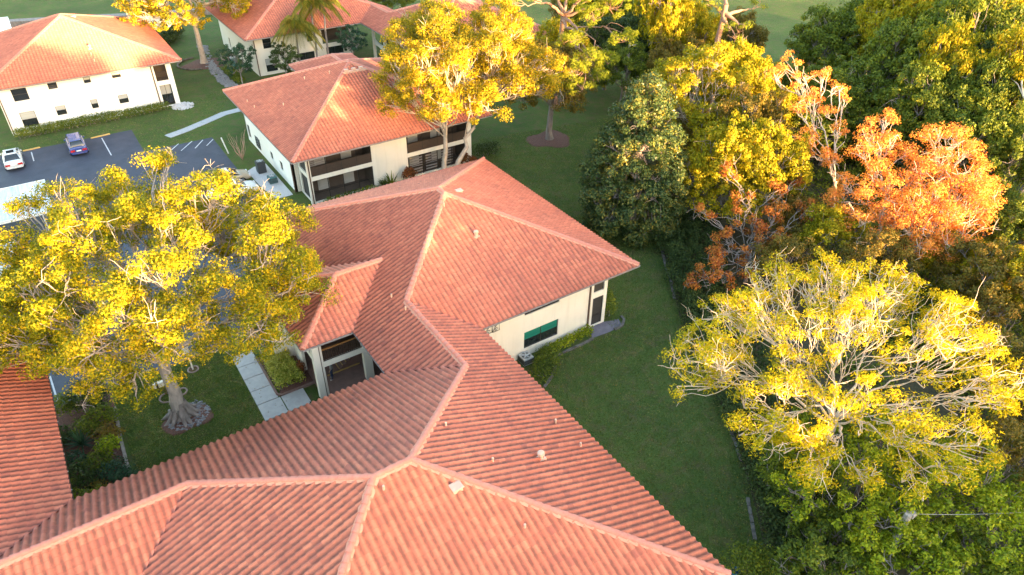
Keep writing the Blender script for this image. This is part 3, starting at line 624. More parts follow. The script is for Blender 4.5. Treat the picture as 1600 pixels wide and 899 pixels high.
R.face([(Pu, Pb), (Pu, Tv0), (wr, 103.0), (wr, wv), ppk1, (ppk1[0], 90.1)], 'u', 1, Pu, TZ, 6, seed=75)
R.face([(47.65, Pt), (P1, Pt), ppk1, (wr, wv)], 'v', -1, Pt, TZ, 6, seed=76)
R.face([(47.65, Pt), (47.65, 106), (wr, 106), (wr, wv)], 'u', -1, 47.65, TZ, 6, seed=79)
R.face([(P1, Pb), (P1, Pt), ppk1], 'u', -1, P1, TZ, 6, seed=77); R.face([(Pu, Pb), (P1, Pb), ppk1], 'v', 1, Pb, TZ, 6, seed=78)
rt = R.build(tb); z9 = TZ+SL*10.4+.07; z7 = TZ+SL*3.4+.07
for line in ([(Tu0, Tv0, TZ+.07), p3(tpk, z9)], [(wr, 103, z7), p3(tpk, z9)], [(Tu0, Tv1, TZ+.07), p3(tpk, z9)], [(wr, wv, z7), (wr, 103, z7)], [(wr, wv, z7), p3(ppk1, z9)], [(P1, Pt, TZ+.07), p3(ppk1, z9)], [(Pu, Pb, TZ+.07), p3(ppk1, z9)], [(P1, Pb, TZ+.07), p3(ppk1, z9)]): caps(line, rt, .165)
eave(tb, [(Tu0, Tv0, Pu, Tv0, 0, -1), (Tu0, Tv0, Tu0, Tv1, -1, 0), (Pu, Pb, Pu, Tv0, -1, 0), (Pu, Pb, P1, Pb, 0, -1)], TZ)
boxpart(tb, 'soffit', 'fascia', (Tu0+.06, Tu1-.06, Tv0+.06, Tv1-.06, TZ-.1, TZ-.075), (Tu1-4, P1-.06, Pb+.06, Tv0+.05, TZ-.11, TZ-.085), (Pu+.06, Tu1-4, Pb+.06, Tv0+.05, TZ-.11, TZ-.085))
TF = 101.0; TL = 25.6
th_ = [(26.85, 28.0, 3.6, 4.95), (26.75, 28.3, .4, 2.2), (31.2, 33.9, 1.2, 2.2), (33.1, 33.9, 3.6, 5.0), (35.3, 39.6, 2.95, 5.1), (35.7, 38.3, 1.3, 2.4)]
wall(tb, 'v', TF, -1, TL, 39.7, 0, TZ-.1, th_, 'stucco')
for i in (0, 1, 2, 3, 5): window(tb, 'v', TF, -1, *th_[i], mid='h' if i < 2 else 'v', upper='blind' if i == 1 else None)
boxpart(tb, 'balcony_room', 'room', (35.3, 39.6, TF+1.4, TF+1.45, 2.9, TZ-.12)); balusters(tb, 'v', TF+.1, 35.3, 39.6, 2.95, 3.9, .16, top='fascia')
boxpart(tb, 'downpipe', 'brown', (TL-.005, TL+.11, TF-.11, TF-.005, .05, TZ-.15))
wall(tb, 'u', TL, -1, TF+.2, 119, 0, TZ-.1, [(114.3, 114.9, .6, 2.0), (106, 107, 3.6, 4.7)], 'stucco'); window(tb, 'u', TL, -1, 114.3, 114.9, .6, 2.0, mid='')
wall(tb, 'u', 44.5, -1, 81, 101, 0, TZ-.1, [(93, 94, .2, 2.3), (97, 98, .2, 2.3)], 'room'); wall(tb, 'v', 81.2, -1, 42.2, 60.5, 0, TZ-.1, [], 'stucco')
for v in (90.6, 94.6, 98.4): boxpart(tb, 'column', 'stucco', (42.0, 42.35, v, v+.35, 0, TZ-.1))
boxpart(tb, 'balcony_slab', 'stucco', (42.02, 42.3, 81.2, 90.6, 2.55, 2.95), (42.02, 42.3, 90.95, 94.6, 2.55, 2.95), (42.02, 42.3, 94.95, 98.4, 2.55, 2.95))
st = MB(); st.add([(42.1, 98.4, 2.9), (42.1, 90, .6), (42.1, 90, 1.1), (42.1, 98.4, 3.4), (42.25, 98.4, 2.9), (42.25, 90, .6), (42.25, 90, 1.1), (42.25, 98.4, 3.4)], [(0, 1, 2, 3), (7, 6, 5, 4), (0, 3, 7, 4), (1, 5, 6, 2), (3, 2, 6, 7), (0, 4, 5, 1)]); st.build('stair_parapet', M['stucco'], tb)
# ================================================================== vegetation builders ==================================
def unit(v): return v/np.maximum(np.linalg.norm(v, axis=-1, keepdims=True), 1e-9)
def leafcards(P, N, size, aspect, r, jit=.5):
    """diamond leaves: P (n,3) centres, N (n,3) preferred normals"""
    n = len(P); nr = unit(N+r.normal(0, jit, (n, 3))); a = unit(np.cross(nr, r.normal(0, 1, (n, 3)))); b = np.cross(nr, a)
    L = (size*(.65+.7*r.random(n)))[:, None]; wd = L*aspect
    V = np.stack([P-a*L*.5, P+b*wd*.5+nr*L*.06, P+a*L*.5, P-b*wd*.5+nr*L*.06], 1).reshape(-1, 3)
    return V, np.arange(4*n).reshape(n, 4)
def tubes(lines, n=5):
    """lines: list of (pts (k,3), radii (k,)) -> V, F"""
    Vs, Fs, off = [], [], 0; ang = np.linspace(0, 2*np.pi, n, endpoint=False); ca, sa = np.cos(ang), np.sin(ang)
    for pts, rad in lines:
        pts = np.asarray(pts, float); k = len(pts); d = unit(np.gradient(pts, axis=0))
        ref = np.where(np.abs(d[:, 2:3]) < .9, np.array([[0, 0, 1.]]), np.array([[1., 0, 0]])); a = unit(np.cross(d, ref)); b = np.cross(d, a)
        Vs.append((pts[:, None]+(a[:, None]*ca[None, :, None]+b[:, None]*sa[None, :, None])*np.asarray(rad)[:, None, None]).reshape(-1, 3))
        i = np.arange(k-1)[:, None]*n; j = np.arange(n)[None]; j2 = (j+1) % n
        Fs.append(np.stack([i+j, i+j2, i+n+j2, i+n+j], -1).reshape(-1, 4)+off); off += k*n
    return np.concatenate(Vs), np.concatenate(Fs)
def wander(a, b, k, amp, r, sag=0.):
    """an irregular curve from a to b"""
    t = np.linspace(0, 1, k)[:, None]; a = np.asarray(a, float); b = np.asarray(b, float); L = np.linalg.norm(b-a)
    off = np.cumsum(r.normal(0, amp*L/k**.5, (k, 3)), 0); off -= t*off[-1]; off *= np.sin(np.pi*np.clip(t, 0, 1))**.5
    p = a*(1-t)+b*t+off; p[:, 2] += sag*L*(4*t*(1-t))[:, 0]; return p
def dome(c, rx, ry, rz, n, r, zlo=-.35, rr=(.62, 1.), sep=.0):
    out = []; tries = 0
    while len(out) < n and tries < 6000:
        tries += 1; v = unit(r.normal(0, 1, 3)); 
        if v[2] < zlo: continue
        k = r.uniform(*rr); p = np.array([c[0]+v[0]*rx*k, c[1]+v[1]*ry*k, c[2]+v[2]*rz*k])
        if sep and any(np.linalg.norm(p-q) < sep for q in out): continue
        out.append(p)
    return out
def tree(name, label, cat, base, clumps, leaf, bark, tr=.3, fork=.45, limbs=5, nsub=9, nleaf=60, size=.25, aspect=.55, sub=.42, seed=1, group=None,
         twig=.018, up=.5, lean=(0, 0), bare=0., barkn=6, tl=None, splitbase=False, bt=1., flat=1., crown_name='crown', inner=.25, stretch=1.):
    """clumps: list of (x,y,z,r) in world; builds thing > trunk, crown"""
    r = np.random.default_rng(seed); base = np.array([base[0], base[1], 0.]); root = thing(name, label, cat, tuple(base), group=group)
    K = np.array(clumps, float); cen = K[:, :3].mean(0); zmin = K[:, 2].min(); top = K[:, 2].max(); fz = top*fork
    lines = []
    fk = base+np.array([(cen[0]-base[0])*.25+lean[0], (cen[1]-base[1])*.25+lean[1], fz])
    if not splitbase:
        p = wander(base+[0, 0, -.3], fk, 8, .03, r); rd = np.linspace(tr*1.1, tr*.72, 8); rd[0] *= 1.7; rd[1] *= 1.15; lines.append((p, rd))
    limbs = min(limbs, len(K)); idx = r.choice(len(K), limbs, replace=False); cc = K[idx, :3].copy()
    for _ in range(6):
        lab = np.argmin(((K[:, None, :3]-cc[None])**2).sum(-1), 1)
        for j in range(limbs):
            if (lab == j).any(): cc[j] = K[lab == j, :3].mean(0)
    SP, SN, SC = [], [], []
    for j in range(limbs):
        m = np.nonzero(lab == j)[0]
        if len(m) == 0: continue
        st = (base+[0, 0, -.3]+np.append(unit(cc[j]-base)[:2], 0)*tr*.6) if splitbase else fk-[0, 0, r.uniform(0, .25)*fz*.4]
        en = st+(cc[j]-st)*.72; en[2] = min(en[2], cc[j][2]-.3*K[m, 3].mean())
        k = 9; lp = wander(st, en, k, .10, r, .06 if not splitbase else .0); l0 = tr*(.62 if not splitbase else .8)*(bt if not splitbase else 1); lr = np.linspace(l0, tr*.20*bt, k); lines.append((lp, lr))
        for q in m:
            c_ = K[q, :3]; cr = K[q, 3]; w_ = int(np.clip(r.integers(k//2, k), 0, k-1)); s0 = lp[w_]
            bp = wander(s0, c_-[0, 0, cr*.25], 7, .11, r, .03); b0 = min(lr[w_]*.6, .045+.03*cr)*bt; lines.append((bp, np.linspace(b0, twig*2.2, 7)))
            ns = max(3, int(nsub*(cr/1.5)**1.6)) if cr < 3 else nsub*3
            v = unit(r.normal(0, 1, (ns, 3))+[0, 0, up]); v[:, 2] *= flat; sc_ = r.uniform(inner, 1., ns)**.5
            S = c_+v*(cr*sc_)[:, None]
            for sidx in range(ns):
                t0 = bp[int(r.integers(3, 7))]; tp = wander(t0, S[sidx], 5, .14, r, .02); lines.append((tp, np.linspace(twig*1.6, twig*.6, 5)))
            keep = r.random(ns) >= bare
            if bare > 0:
                for sidx in np.nonzero(~keep)[0]:
                    for _ in range(5):
                        e_ = S[sidx]+r.normal(0, .45*sub+.2, 3)+[0, 0, .15]; lines.append((wander(S[sidx], e_, 4, .15, r), np.linspace(twig*.9, twig*.4, 4)))
            SP.append(S[keep]); SN.append(v[keep]); SC.append(np.full(keep.sum(), cr))
    V, F = tubes(lines, barkn); npmesh('trunk', V, F, M[bark], root, smooth=True)
    SP = np.concatenate(SP); SN = np.concatenate(SN); nl = nleaf
    g = unit(r.normal(0, 1, (len(SP), nl, 3)))*(r.random((len(SP), nl, 1))**.45)*sub*r.uniform(.7, 1.25, (len(SP), 1, 1)); g[..., 2] *= .7*stretch
    P = (SP[:, None]+g).reshape(-1, 3); N = (unit(g)+SN[:, None]*.5+np.array([0, 0, .30])).reshape(-1, 3)
    V, F = leafcards(P, unit(N), size, aspect, r); npmesh(crown_name, V, F, M[leaf], root)
    return root
def mass(name, label, cat, base, blobs, leaf, dens=140, size=.14, aspect=.6, seed=1, group=None, kind=None, root=None, core=True, part='foliage', stem=None):
    """shrub or hedge: leaf cards through a shell of ellipsoid blobs (x,y,z,rx,ry,rz) round short stems"""
    r = np.random.default_rng(seed)
    if root is None and kind is None: root = thing(name, label, cat, (base[0], base[1], 0), group=group)
    Ps, Ns = [], []; lines = []
    for (x, y, z, rx, ry, rz) in blobs:
        n = int(dens*(rx*ry+ry*rz+rx*rz)*2.2); v = unit(r.normal(0, 1, (n, 3))); v[:, 2] = np.where(v[:, 2] < -.45, -v[:, 2], v[:, 2])
        bumpy = 1+.16*np.sin(v[:, 0]*7+x*3)*np.cos(v[:, 1]*6+y)+.1*np.sin(v[:, 2]*11+x)
        k = (r.random(n)**.28)*bumpy; P = np.array([x, y, z])+v*np.array([rx, ry, rz])*k[:, None]; P[:, 2] = np.maximum(P[:, 2], .03); Ps.append(P); Ns.append(v+[0, 0, .5])
        for _ in range(max(2, int(rx*ry*6))):
            e_ = np.array([x, y, z])+r.uniform(-.7, .7, 3)*[rx, ry, rz]; s_ = np.array([x+r.uniform(-.2, .2)*rx, y+r.uniform(-.2, .2)*ry, 0.]); lines.append((wander(s_, e_, 4, .1, r), np.linspace(.03, .01, 4)))
    V, F = leafcards(np.concatenate(Ps), unit(np.concatenate(Ns)), size, aspect, r, .6)
    if kind: o = npmesh(name, V, F, M[leaf], None); tag(o, label, cat, kind=kind); return o
    npmesh(part, V, F, M[leaf], root); V, F = tubes(lines, 4); npmesh('stem', V, F, M[stem or 'barkgrey'], root); return root
def px(pairs, default_r=2.0):
    """(pixel x, pixel y, height, radius) -> clump in the world"""
    return [(*at(a, b, z)[:2], z, rr) for a, b, z, rr in pairs]
def with_r(ps, lo, hi, r): return [(p[0], p[1], p[2], r.uniform(lo, hi)) for p in ps]

# ================================================================== big oak in the small lawn ==========================
r = np.random.default_rng(11)
cl = with_r(dome((1.8, 40.0, 9.2), 8.8, 8.4, 4.9, 48, r, -.30, (.66, 1.07), 1.95), 1.1, 2.0, r)+with_r(dome((-5.5, 41.0, 8.4), 4.5, 4.5, 3.0, 12, r, -.2, (.4, 1.), 1.8), 1.1, 1.7, r)+px([(440, 500, 7.5, 1.5), (455, 440, 9, 1.3), (410, 535, 6.8, 1.2), (185, 290, 13.6, .9), (235, 262, 13.6, .9), (262, 258, 13.4, .8), (85, 300, 13.6, .9), (40, 325, 13, .9), (130, 300, 13.4, .8), (20, 380, 12, 1.1), (425, 470, 8.2, 1.5), (180, 590, 6.4, 1.3), (110, 560, 6.4, 1.4), (210, 615, 5.8, .9), (140, 610, 5.8, 1.0), (60, 520, 7, 1.5), (340, 540, 7, 1.2)])
def seen(p):
    q = np.array(p[:3])-np.array([0, 0, CH]); d_ = q@_W; return 800+FP*(q@_R2)/d_, 449.5-FP*(q@_U2)/d_
cl = [p for p in cl if not (300 < seen(p)[0] < 440 and seen(p)[1] < 292)]
tree('oak_tree', 'big yellow-topped tree over the car park, its trunk in a ring of dark stones', 'tree', (.75, 38.9), cl, 'lf_oak', 'barkoak',
     tr=.46, fork=.36, limbs=9, nsub=19, nleaf=190, size=.14, sub=.62, seed=3, bare=.13, bt=.8, twig=.022)
r = np.random.default_rng(5)
cl = with_r(dome((34.8, 59.0, 10.8), 8.6, 7.2, 5.4, 42, r, -.45, (.68, 1.06), 2.2), 1.4, 2.1, r)+with_r(dome((34, 59, 10.6), 5, 5, 3.2, 8, r, -.3, (.3, .9), 1.9), 1.3, 1.8, r)
tree('oak_tree', 'tall golden tree with two pale trunks growing against the screened balconies of the middle block', 'tree', (31.7, 58.9), cl, 'lf_oak2', 'barkpale',
     tr=.42, fork=.30, limbs=2, nsub=20, nleaf=150, size=.17, sub=.66, seed=4, bare=.07, bt=.8, splitbase=True, twig=.022)
r = np.random.default_rng(6)
cl = with_r(dome((20.2, 110.5, 8.8), 8.2, 7.6, 5.0, 36, r, -.35, (.65, 1.0), 2.2), 1.5, 2.2, r)
tree('oak_tree', 'golden tree with forked trunk in a round stone-edged mulch bed between the two far blocks', 'tree', (20.6, 110.9), cl, 'lf_oak2', 'barkpale',
     tr=.42, fork=.42, limbs=6, nsub=12, nleaf=70, size=.26, sub=.62, seed=9, twig=.03)
# pine over the mulch ring
cl = px([(965, 8, 14, 2.2), (930, 22, 14, 2.0), (905, -10, 15, 2.2), (940, -20, 16, 2), (975, 60, 12.5, 1.6), (890, 60, 12.0, 1.7), (925, 90, 11, 1.8), (890, 110, 10.5, 1.6), (950, 95, 10.5, 1.5), (910, 135, 9, 1.4), (935, 122, 9.5, 1.3), (830, -20, 16, 2), (800, 5, 15, 1.8), (860, -60, 17, 2.2), (900, -60, 17, 2)])
tree('pine_tree', 'tall pine with bright yellow-green needle tufts and pinkish trunk behind the golden twin-trunk tree', 'tree', tuple(at(866, 168)[:2]), cl, 'lf_pine', 'barkpine', tr=.34, fork=.74, limbs=7, nsub=11, nleaf=90, size=.34, aspect=.14, sub=.55, seed=12, flat=.6)
r = np.random.default_rng(14); cl = with_r(dome((46.4, 61.0, 7.0), 4.6, 4.4, 3.6, 26, r, -.5, (.6, 1.0), 1.5), 1.1, 1.7, r)
tree('oak_tree', 'olive-green tree on the far lawn rooted in the reddish mulch ring', 'tree', (46.9, 61.6), cl, 'lf_olive', 'barkgrey', tr=.36, fork=.45, limbs=5, nsub=14, nleaf=80, size=.22, sub=.6, seed=15)
# magnolia
r = np.random.default_rng(8)
cl = []
for z, rad, n in ((1.6, 4.3, 14), (3.4, 4.5, 15), (5.2, 4.3, 13), (7.0, 3.7, 11), (8.8, 3.0, 9), (10.5, 2.1, 6), (12.0, 1.2, 4), (13.0, .4, 2)):
    for k in range(n):
        t = 2*math.pi*(k+r.random()*.6)/n+z; cl.append((41.2+rad*.86*math.cos(t)*r.uniform(.85, 1.1), 41.2+rad*.86*math.sin(t)*r.uniform(.85, 1.1), z+r.uniform(-.6, .6), 1.25))
tree('magnolia_tree', 'dense dark green conical tree with gold-lit tip on the lawn', 'tree', (41.2, 41.2), cl, 'lf_mag', 'barkgrey', tr=.28, fork=.6, limbs=8, nsub=19, nleaf=95, size=.23, aspect=.5, sub=.58, seed=13, inner=.5)
# yellow-green tree right of the magnolia
r = np.random.default_rng(21)
cl = with_r(dome((53.6, 46.0, 8.2), 5.4, 5.0, 4.4, 34, r, -.5, (.7, 1.0), 1.6), 1.1, 1.7, r)
tree('broadleaf_tree', 'yellow-green broadleaf tree standing directly right of the dark conical tree', 'tree', (53.2, 45.6), cl, 'lf_gold', 'barkpale', tr=.24, fork=.4, limbs=6, nsub=16, nleaf=95, size=.21, sub=.55, seed=22, bare=.08, bt=.6)
r = np.random.default_rng(23)
cl = with_r(dome((49.0, 36.0, 4.6), 5.2, 4.2, 3.4, 26, r, -.4, (.6, 1.0), 1.6), 1.1, 1.7, r)
tree('broadleaf_tree', 'low bushy tree of mixed gold and brown leaves beneath the yellow-green one', 'tree', (49, 36), cl, 'lf_gold', 'barkgrey', tr=.16, fork=.3, limbs=6, nsub=16, nleaf=100, size=.2, sub=.55, seed=24, bare=.05, bt=.6)
# orange trees
cl = px([(1235, 105, 12.5, 1.3), (1215, 125, 12, 1.1), (1255, 130, 12, 1.2), (1285, 118, 12.3, .9), (1272, 160, 11, .9), (1300, 138, 11.5, .6), (1312, 140, 11.8, .55), (1248, 170, 10.6, 1.0), (1292, 180, 10, .9), (1308, 205, 9.5, .8), (1322, 150, 11, .5), (1265, 215, 9, 1.0), (1240, 215, 9, .8), (1278, 245, 8, 1.1), (1300, 255, 7.5, .9)])
tree('maple_tree', 'upright orange-leaved tree with long bare whitish stems, leftmost of the orange trees', 'tree', at(1310, 338)[:2]*.93, cl, 'lf_orange', 'barkwhite', tr=.24, fork=.42, limbs=4, nsub=14, nleaf=70, size=.17, sub=.48, bt=.6, seed=31, twig=.028, bare=.12, group='orange autumn trees')
cl = px([(1355, 205, 10.5, 1.0), (1385, 190, 11, .9), (1345, 240, 9.5, 1.0), (1395, 225, 10, 1.1), (1370, 270, 8.5, 1.1), (1415, 240, 9.3, .9), (1355, 300, 7.5, 1.2), (1390, 290, 8, 1.1), (1410, 315, 7, 1.1), (1380, 330, 6.5, 1.1), (1330, 330, 6, 1.0), (1375, 240, 9.3, 1.0), (1420, 285, 8, 1.1), (1320, 290, 7, 1.1), (1345, 350, 5.6, 1.1), (1400, 350, 5.8, 1.1), (1305, 310, 6, 1.0)])
tree('maple_tree', 'middle orange tree with a forked cream trunk and red-tinged leaves', 'tree', at(1375, 380)[:2]*.93, cl, 'lf_orange', 'barkwhite', tr=.22, fork=.4, limbs=4, nsub=19, nleaf=95, size=.15, sub=.62, bt=.6, seed=32, twig=.026, bare=.15, group='orange autumn trees')
cl = px([(1455, 215, 10.5, 1.1), (1490, 215, 10.5, 1.0), (1510, 240, 10, 1.1), (1470, 250, 9.5, 1.2), (1535, 275, 9, 1.1), (1555, 305, 8, .9), (1500, 285, 8.6, 1.2), (1440, 265, 9, 1.1), (1460, 300, 8, 1.2), (1525, 325, 7.6, 1.1), (1490, 340, 7, 1.2), (1430, 320, 7.4, 1.2), (1460, 355, 6.4, 1.2), (1505, 365, 6.2, 1.0), (1420, 360, 6, 1.2), (1540, 350, 6.8, .7), (1475, 275, 8.4, 1.2), (1510, 305, 8, 1.2), (1445, 340, 6.6, 1.2), (1480, 320, 7.2, 1.2), (1530, 300, 8.2, 1.0), (1400, 345, 6.2, 1.2), (1440, 385, 5.4, 1.1), (1480, 385, 5.4, 1.0)])
tree('maple_tree', 'widest orange tree, its pale branches fanning out to the right', 'tree', at(1425, 420)[:2]*.94, cl, 'lf_orange', 'barkwhite', tr=.26, fork=.22, limbs=7, nsub=20, nleaf=100, size=.15, sub=.66, bt=.6, seed=33, twig=.026, bare=.12, group='orange autumn trees')
cl = px([(1110, 430, 3.2, 1.1), (1150, 400, 3.5, 1.1), (1180, 360, 4.2, 1.1), (1150, 340, 5, 1.0), (1210, 330, 5, 1.1), (1190, 390, 3.6, 1.0), (1135, 375, 4, 1.0), (1140, 270, 7.5, .8), (1160, 310, 6, .8), (1240, 290, 6, .9), (1130, 440, 2.8, .8), (1225, 370, 4.2, 1.0), (1260, 330, 5, 1.0), (1120, 400, 3.4, 1.0), (1170, 420, 3, 1.0), (1100, 330, 5.5, .9), (1210, 300, 6, .9), (1085, 440, 2.6, .9)])
tree('maple_tree', 'low russet tree with grey arching branches at the lawn edge', 'tree', at(1165, 440)[:2], cl, 'lf_russet', 'barkgrey', tr=.15, fork=.3, limbs=5, nsub=18, nleaf=110, size=.18, sub=.5, bt=.7, seed=34, twig=.02, bare=.42, group='orange autumn trees')
# olive shrubs under the orange trees
r = np.random.default_rng(35)
for k, (a, b, z, rr, lf, lab) in enumerate([(1240, 345, 3.4, 2.6, 'lf_olive', 'grey-olive bushy tree below the upright orange stems'), (1300, 370, 4.0, 2.6, 'lf_gold', 'yellow-olive bushy tree between the orange trees and the fern-leaved one'),
      (1225, 415, 3.2, 2.4, 'lf_olive', 'muted olive tree behind the top left of the fern-leaved one'), (1370, 415, 4.2, 2.8, 'lf_olive', 'olive and gold tree just below the middle orange crown'), (1540, 430, 4.5, 3.0, 'lf_olive', 'dull olive tree at the right edge above the fern-leaved one'), (1480, 400, 3.6, 2.2, 'lf_gold', 'small gold tree under the widest orange crown'), (1590, 480, 4.5, 2.6, 'lf_olive', 'thin grey-green tree at the right edge beside the fern-leaved crown')]):
    p = at(a, b, z); cl = with_r(dome((p[0], p[1], z), rr, rr, rr*.8, 18, r, -.5, (.55, 1.0), 1.0), .8, 1.2, r)
    tree('bushy_tree', lab, 'tree', (p[0], p[1]), cl, lf, 'barkgrey', tr=.1, fork=.3, limbs=5, nsub=17, nleaf=100, size=.17, sub=.46, seed=50+k, bare=.03, twig=.012, bt=.5)
# fern-leaved umbrella tree
r = np.random.default_rng(41)
hub = at(1322, 590, 8.4)
cl = []
for p in dome((hub[0]+.6, hub[1]+.6, 8.0), 9.6, 8.0, 3.6, 120, r, .03, (.78, 1.04), .9): cl.append((p[0], p[1], p[2], r.uniform(.7, 1.15)))
for p in dome((hub[0]+.4, hub[1]+.4, 7.6), 8.4, 7.0, 2.4, 40, r, -.1, (.6, .98), 1.0): cl.append((p[0], p[1], p[2], r.uniform(.6, 1.0)))
tree('umbrella_tree', 'wide flat-topped tree with fern-like yellow leaf tufts on bare white branches, right of the lawn', 'tree', (hub[0]-.4, hub[1]-.6), cl, 'lf_umb', 'barkwhite', tr=.30, fork=.5, limbs=13, nsub=14, nleaf=68, size=.17, aspect=.32, sub=.46, seed=42, twig=.016, bare=.18, up=.8, bt=.46)
# green trees at the lower right
r = np.random.default_rng(61)
for k, (a, b, z, rr, lf, lab) in enumerate([(1330, 790, 4.8, 2.9, 'lf_bright', 'green tree in the lower right, left of the weathered pole top'), (1250, 760, 3.4, 2.2, 'lf_green', 'dark green small tree between the lawn hedge and the lower right trees'), (1480, 760, 5.2, 2.8, 'lf_bright', 'bright green tree just right of the weathered pole top'),
       (1560, 830, 4.8, 2.8, 'lf_bright', 'bright green tree in the bottom right corner'), (1420, 880, 4.0, 2.3, 'lf_bright', 'lime-tufted tree at the bottom edge below the weathered pole'), (1290, 875, 3.0, 1.9, 'lf_green', 'green bush tree at the bottom edge beside the spiky palm'), (1580, 720, 4.2, 2.4, 'lf_olive', 'brownish olive tree at the right edge below the fern-leaved crown'), (1370, 700, 4.2, 2.2, 'lf_bright', 'leafy lime-green tree right under the hub of the white branches'), (1500, 890, 3.6, 2.1, 'lf_green', 'deep green tree at the bottom edge left of the corner tree'), (1240, 700, 3.2, 1.6, 'lf_bright', 'small lime-tipped tree beneath the left low branches of the fern-leaved tree')]):
    p = at(a, b, z); cl = with_r(dome((p[0], p[1], z), rr, rr, rr*.75, 24, r, -.4, (.55, 1.05), .95), .6, 1.0, r)
    tree('broadleaf_tree', lab, 'tree', (p[0], p[1]), cl, lf, 'barkgrey', tr=.12, fork=.35, limbs=6, nsub=16, nleaf=62, size=.19, aspect=.48, sub=.36, seed=70+k, bare=.02, twig=.012, bt=.6)
# woodland trees behind
def proto(seed, leaf, bark, R_, Z_, n, nleaf=56):
    r = np.random.default_rng(seed); cl = with_r(dome((0, 0, Z_), R_, R_*.92, R_*.72, n, r, -.55, (.6, 1.04), 1.5), 1.0, 1.7, r); return cl
wood = [  # px, py, crown height, crown radius, leaf, label
 (1300, 75, 7.5, 4.6, 'lf_green', 'green woodland tree bordering the far field, top right'), (1372, 50, 9, 4.4, 'lf_green', 'green woodland tree against the top edge right of the far field'), (1445, 30, 11, 4.6, 'lf_gold', 'sunlit yellow-green woodland tree against the top edge'),
 (1345, 150, 6.5, 4.2, 'lf_green', 'dark woodland tree behind the upright orange stems'), (1420, 110, 9, 4.4, 'lf_green', 'broad green woodland tree above the middle orange crown'), (1505, 85, 10.5, 4.2, 'lf_green', 'tall green woodland tree with a gold trunk beside it'),
 (1565, 40, 12, 4.0, 'lf_gold', 'golden woodland tree near the top right corner'), (1590, 140, 10, 3.6, 'lf_gold', 'yellow-lit woodland tree at the right edge'), (1440, 175, 7.5, 3.8, 'lf_green', 'green woodland tree with yellow side above the widest orange crown'),
 (1500, 160, 8, 3.6, 'lf_dark', 'dark woodland tree in the shade between sunlit ones'), (1515, 222, 6.5, 3.8, 'lf_green', 'rounded mid green tree directly behind the widest orange crown'), (1585, 250, 6, 3.2, 'lf_green', 'dark tree at the right edge behind the leaning trunk'),
 (1590, 360, 4.5, 3.0, 'lf_green', 'deep green tree at the right edge, right of the widest orange crown'), (1300, 190, 5.0, 3.6, 'lf_green', 'shaded tree low behind the upright orange tree'), (1380, 215, 4.5, 3.2, 'lf_dark', 'shaded small tree behind the middle orange tree'), (1440, 245, 4.0, 3.0, 'lf_dark', 'shaded small tree behind the widest orange tree'),
 (1040, 25, 11, 3.2, 'lf_gold', 'golden-orange tree against the top edge, left of the tall pale pine'), (1015, 75, 6.5, 4.0, 'lf_dark', 'dark green tree behind the conical tree tip'), (950, 70, 6, 4.2, 'lf_dark', 'dark green tree behind the pine'), (1065, 110, 6, 3.6, 'lf_olive', 'brown-olive tree behind the yellow-green broadleaf'),
 (1150, 130, 7.5, 3.6, 'lf_gold', 'yellow-green tree behind the upright orange tree, left side'), (1150, 60, 5.5, 3.4, 'lf_olive', 'olive tree below the tall pale pine'), (1185, 175, 6, 3.4, 'lf_gold', 'golden tree touching the upright orange tree from the left'), (990, 20, 7, 4.0, 'lf_green', 'green tree at the top edge behind the utility pole'), (1090, 215, 4.5, 3.0, 'lf_olive', 'brownish tree in shade at the foot of the yellow-green broadleaf'),
 (880, 85, 6.5, 3.6, 'lf_gold', 'yellow-green tree behind the right side of the golden twin-trunk tree'), (925, 25, 7, 4.2, 'lf_gold', 'yellow-green tree behind the pine tufts at the top edge'), (975, 110, 5, 3.2, 'lf_green', 'green tree just left of the conical tree tip'),
 (1080, 60, 7.5, 3.4, 'lf_gold', 'golden tree just left of the thick pinkish pine trunk'), (1130, 250, 6.5, 3.2, 'lf_gold', 'gold tree low between the yellow-green broadleaf and the orange stems'), (1205, 260, 6.5, 3.2, 'lf_gold', 'yellow tree directly left of the upright orange tree stems'), (1170, 215, 7, 3.0, 'lf_olive', 'olive-gold tree behind the yellow one by the orange stems'),
 (1395, 60, 10, 3.8, 'lf_gold', 'yellow-topped woodland tree between the top edge and the middle orange crown'), (1480, 130, 9.5, 3.4, 'lf_gold', 'yellow-lit woodland tree in the middle of the dark ones'), (1550, 180, 8, 3.4, 'lf_green', 'green woodland tree left of the leaning grey trunk'), (1560, 110, 9.5, 3.2, 'lf_green', 'green woodland tree below the peach-tufted pine'),
 (1590, 440, 4.5, 3.0, 'lf_gold', 'gold-green tree at the right edge beyond the fern-leaved crown'), (1600, 600, 4.0, 2.6, 'lf_olive', 'olive tree at the right edge behind the fern-leaved crown'), (1260, 150, 5.5, 3.2, 'lf_green', 'mid green tree behind the top of the upright orange tree'),
 (612, 2, 3.0, 3.6, 'lf_green', 'green tree clump beyond the linked roofs at the top edge'), (905, 30, 6, 4.2, 'lf_olive', 'muted olive tree far behind the pine crown')]
cache = {}
for k, (a, b, z, rr, lf, lab) in enumerate(wood):
    p = at(a, b, z); key = (lf, k % 2)
    if key not in cache:
        cl = proto(100+k, lf, 'barkgrey', 4., 6., 30)
        t_ = tree('woodland_tree', lab, 'tree', (0, 0), cl, lf, 'barkgrey', tr=.2, fork=.4, limbs=6, nsub=14, nleaf=90, size=.24, sub=.62, seed=100+k, bare=.03, bt=.6, group='woodland trees at the right'); cache[key] = t_
    else: t_ = copy_tree(cache[key]); t_['label'] = lab
    s = rr/4.; t_.location = (p[0], p[1], 0); t_.rotation_euler = (0, 0, k*2.4); t_.scale = (s, s, max(.6, z/6.))
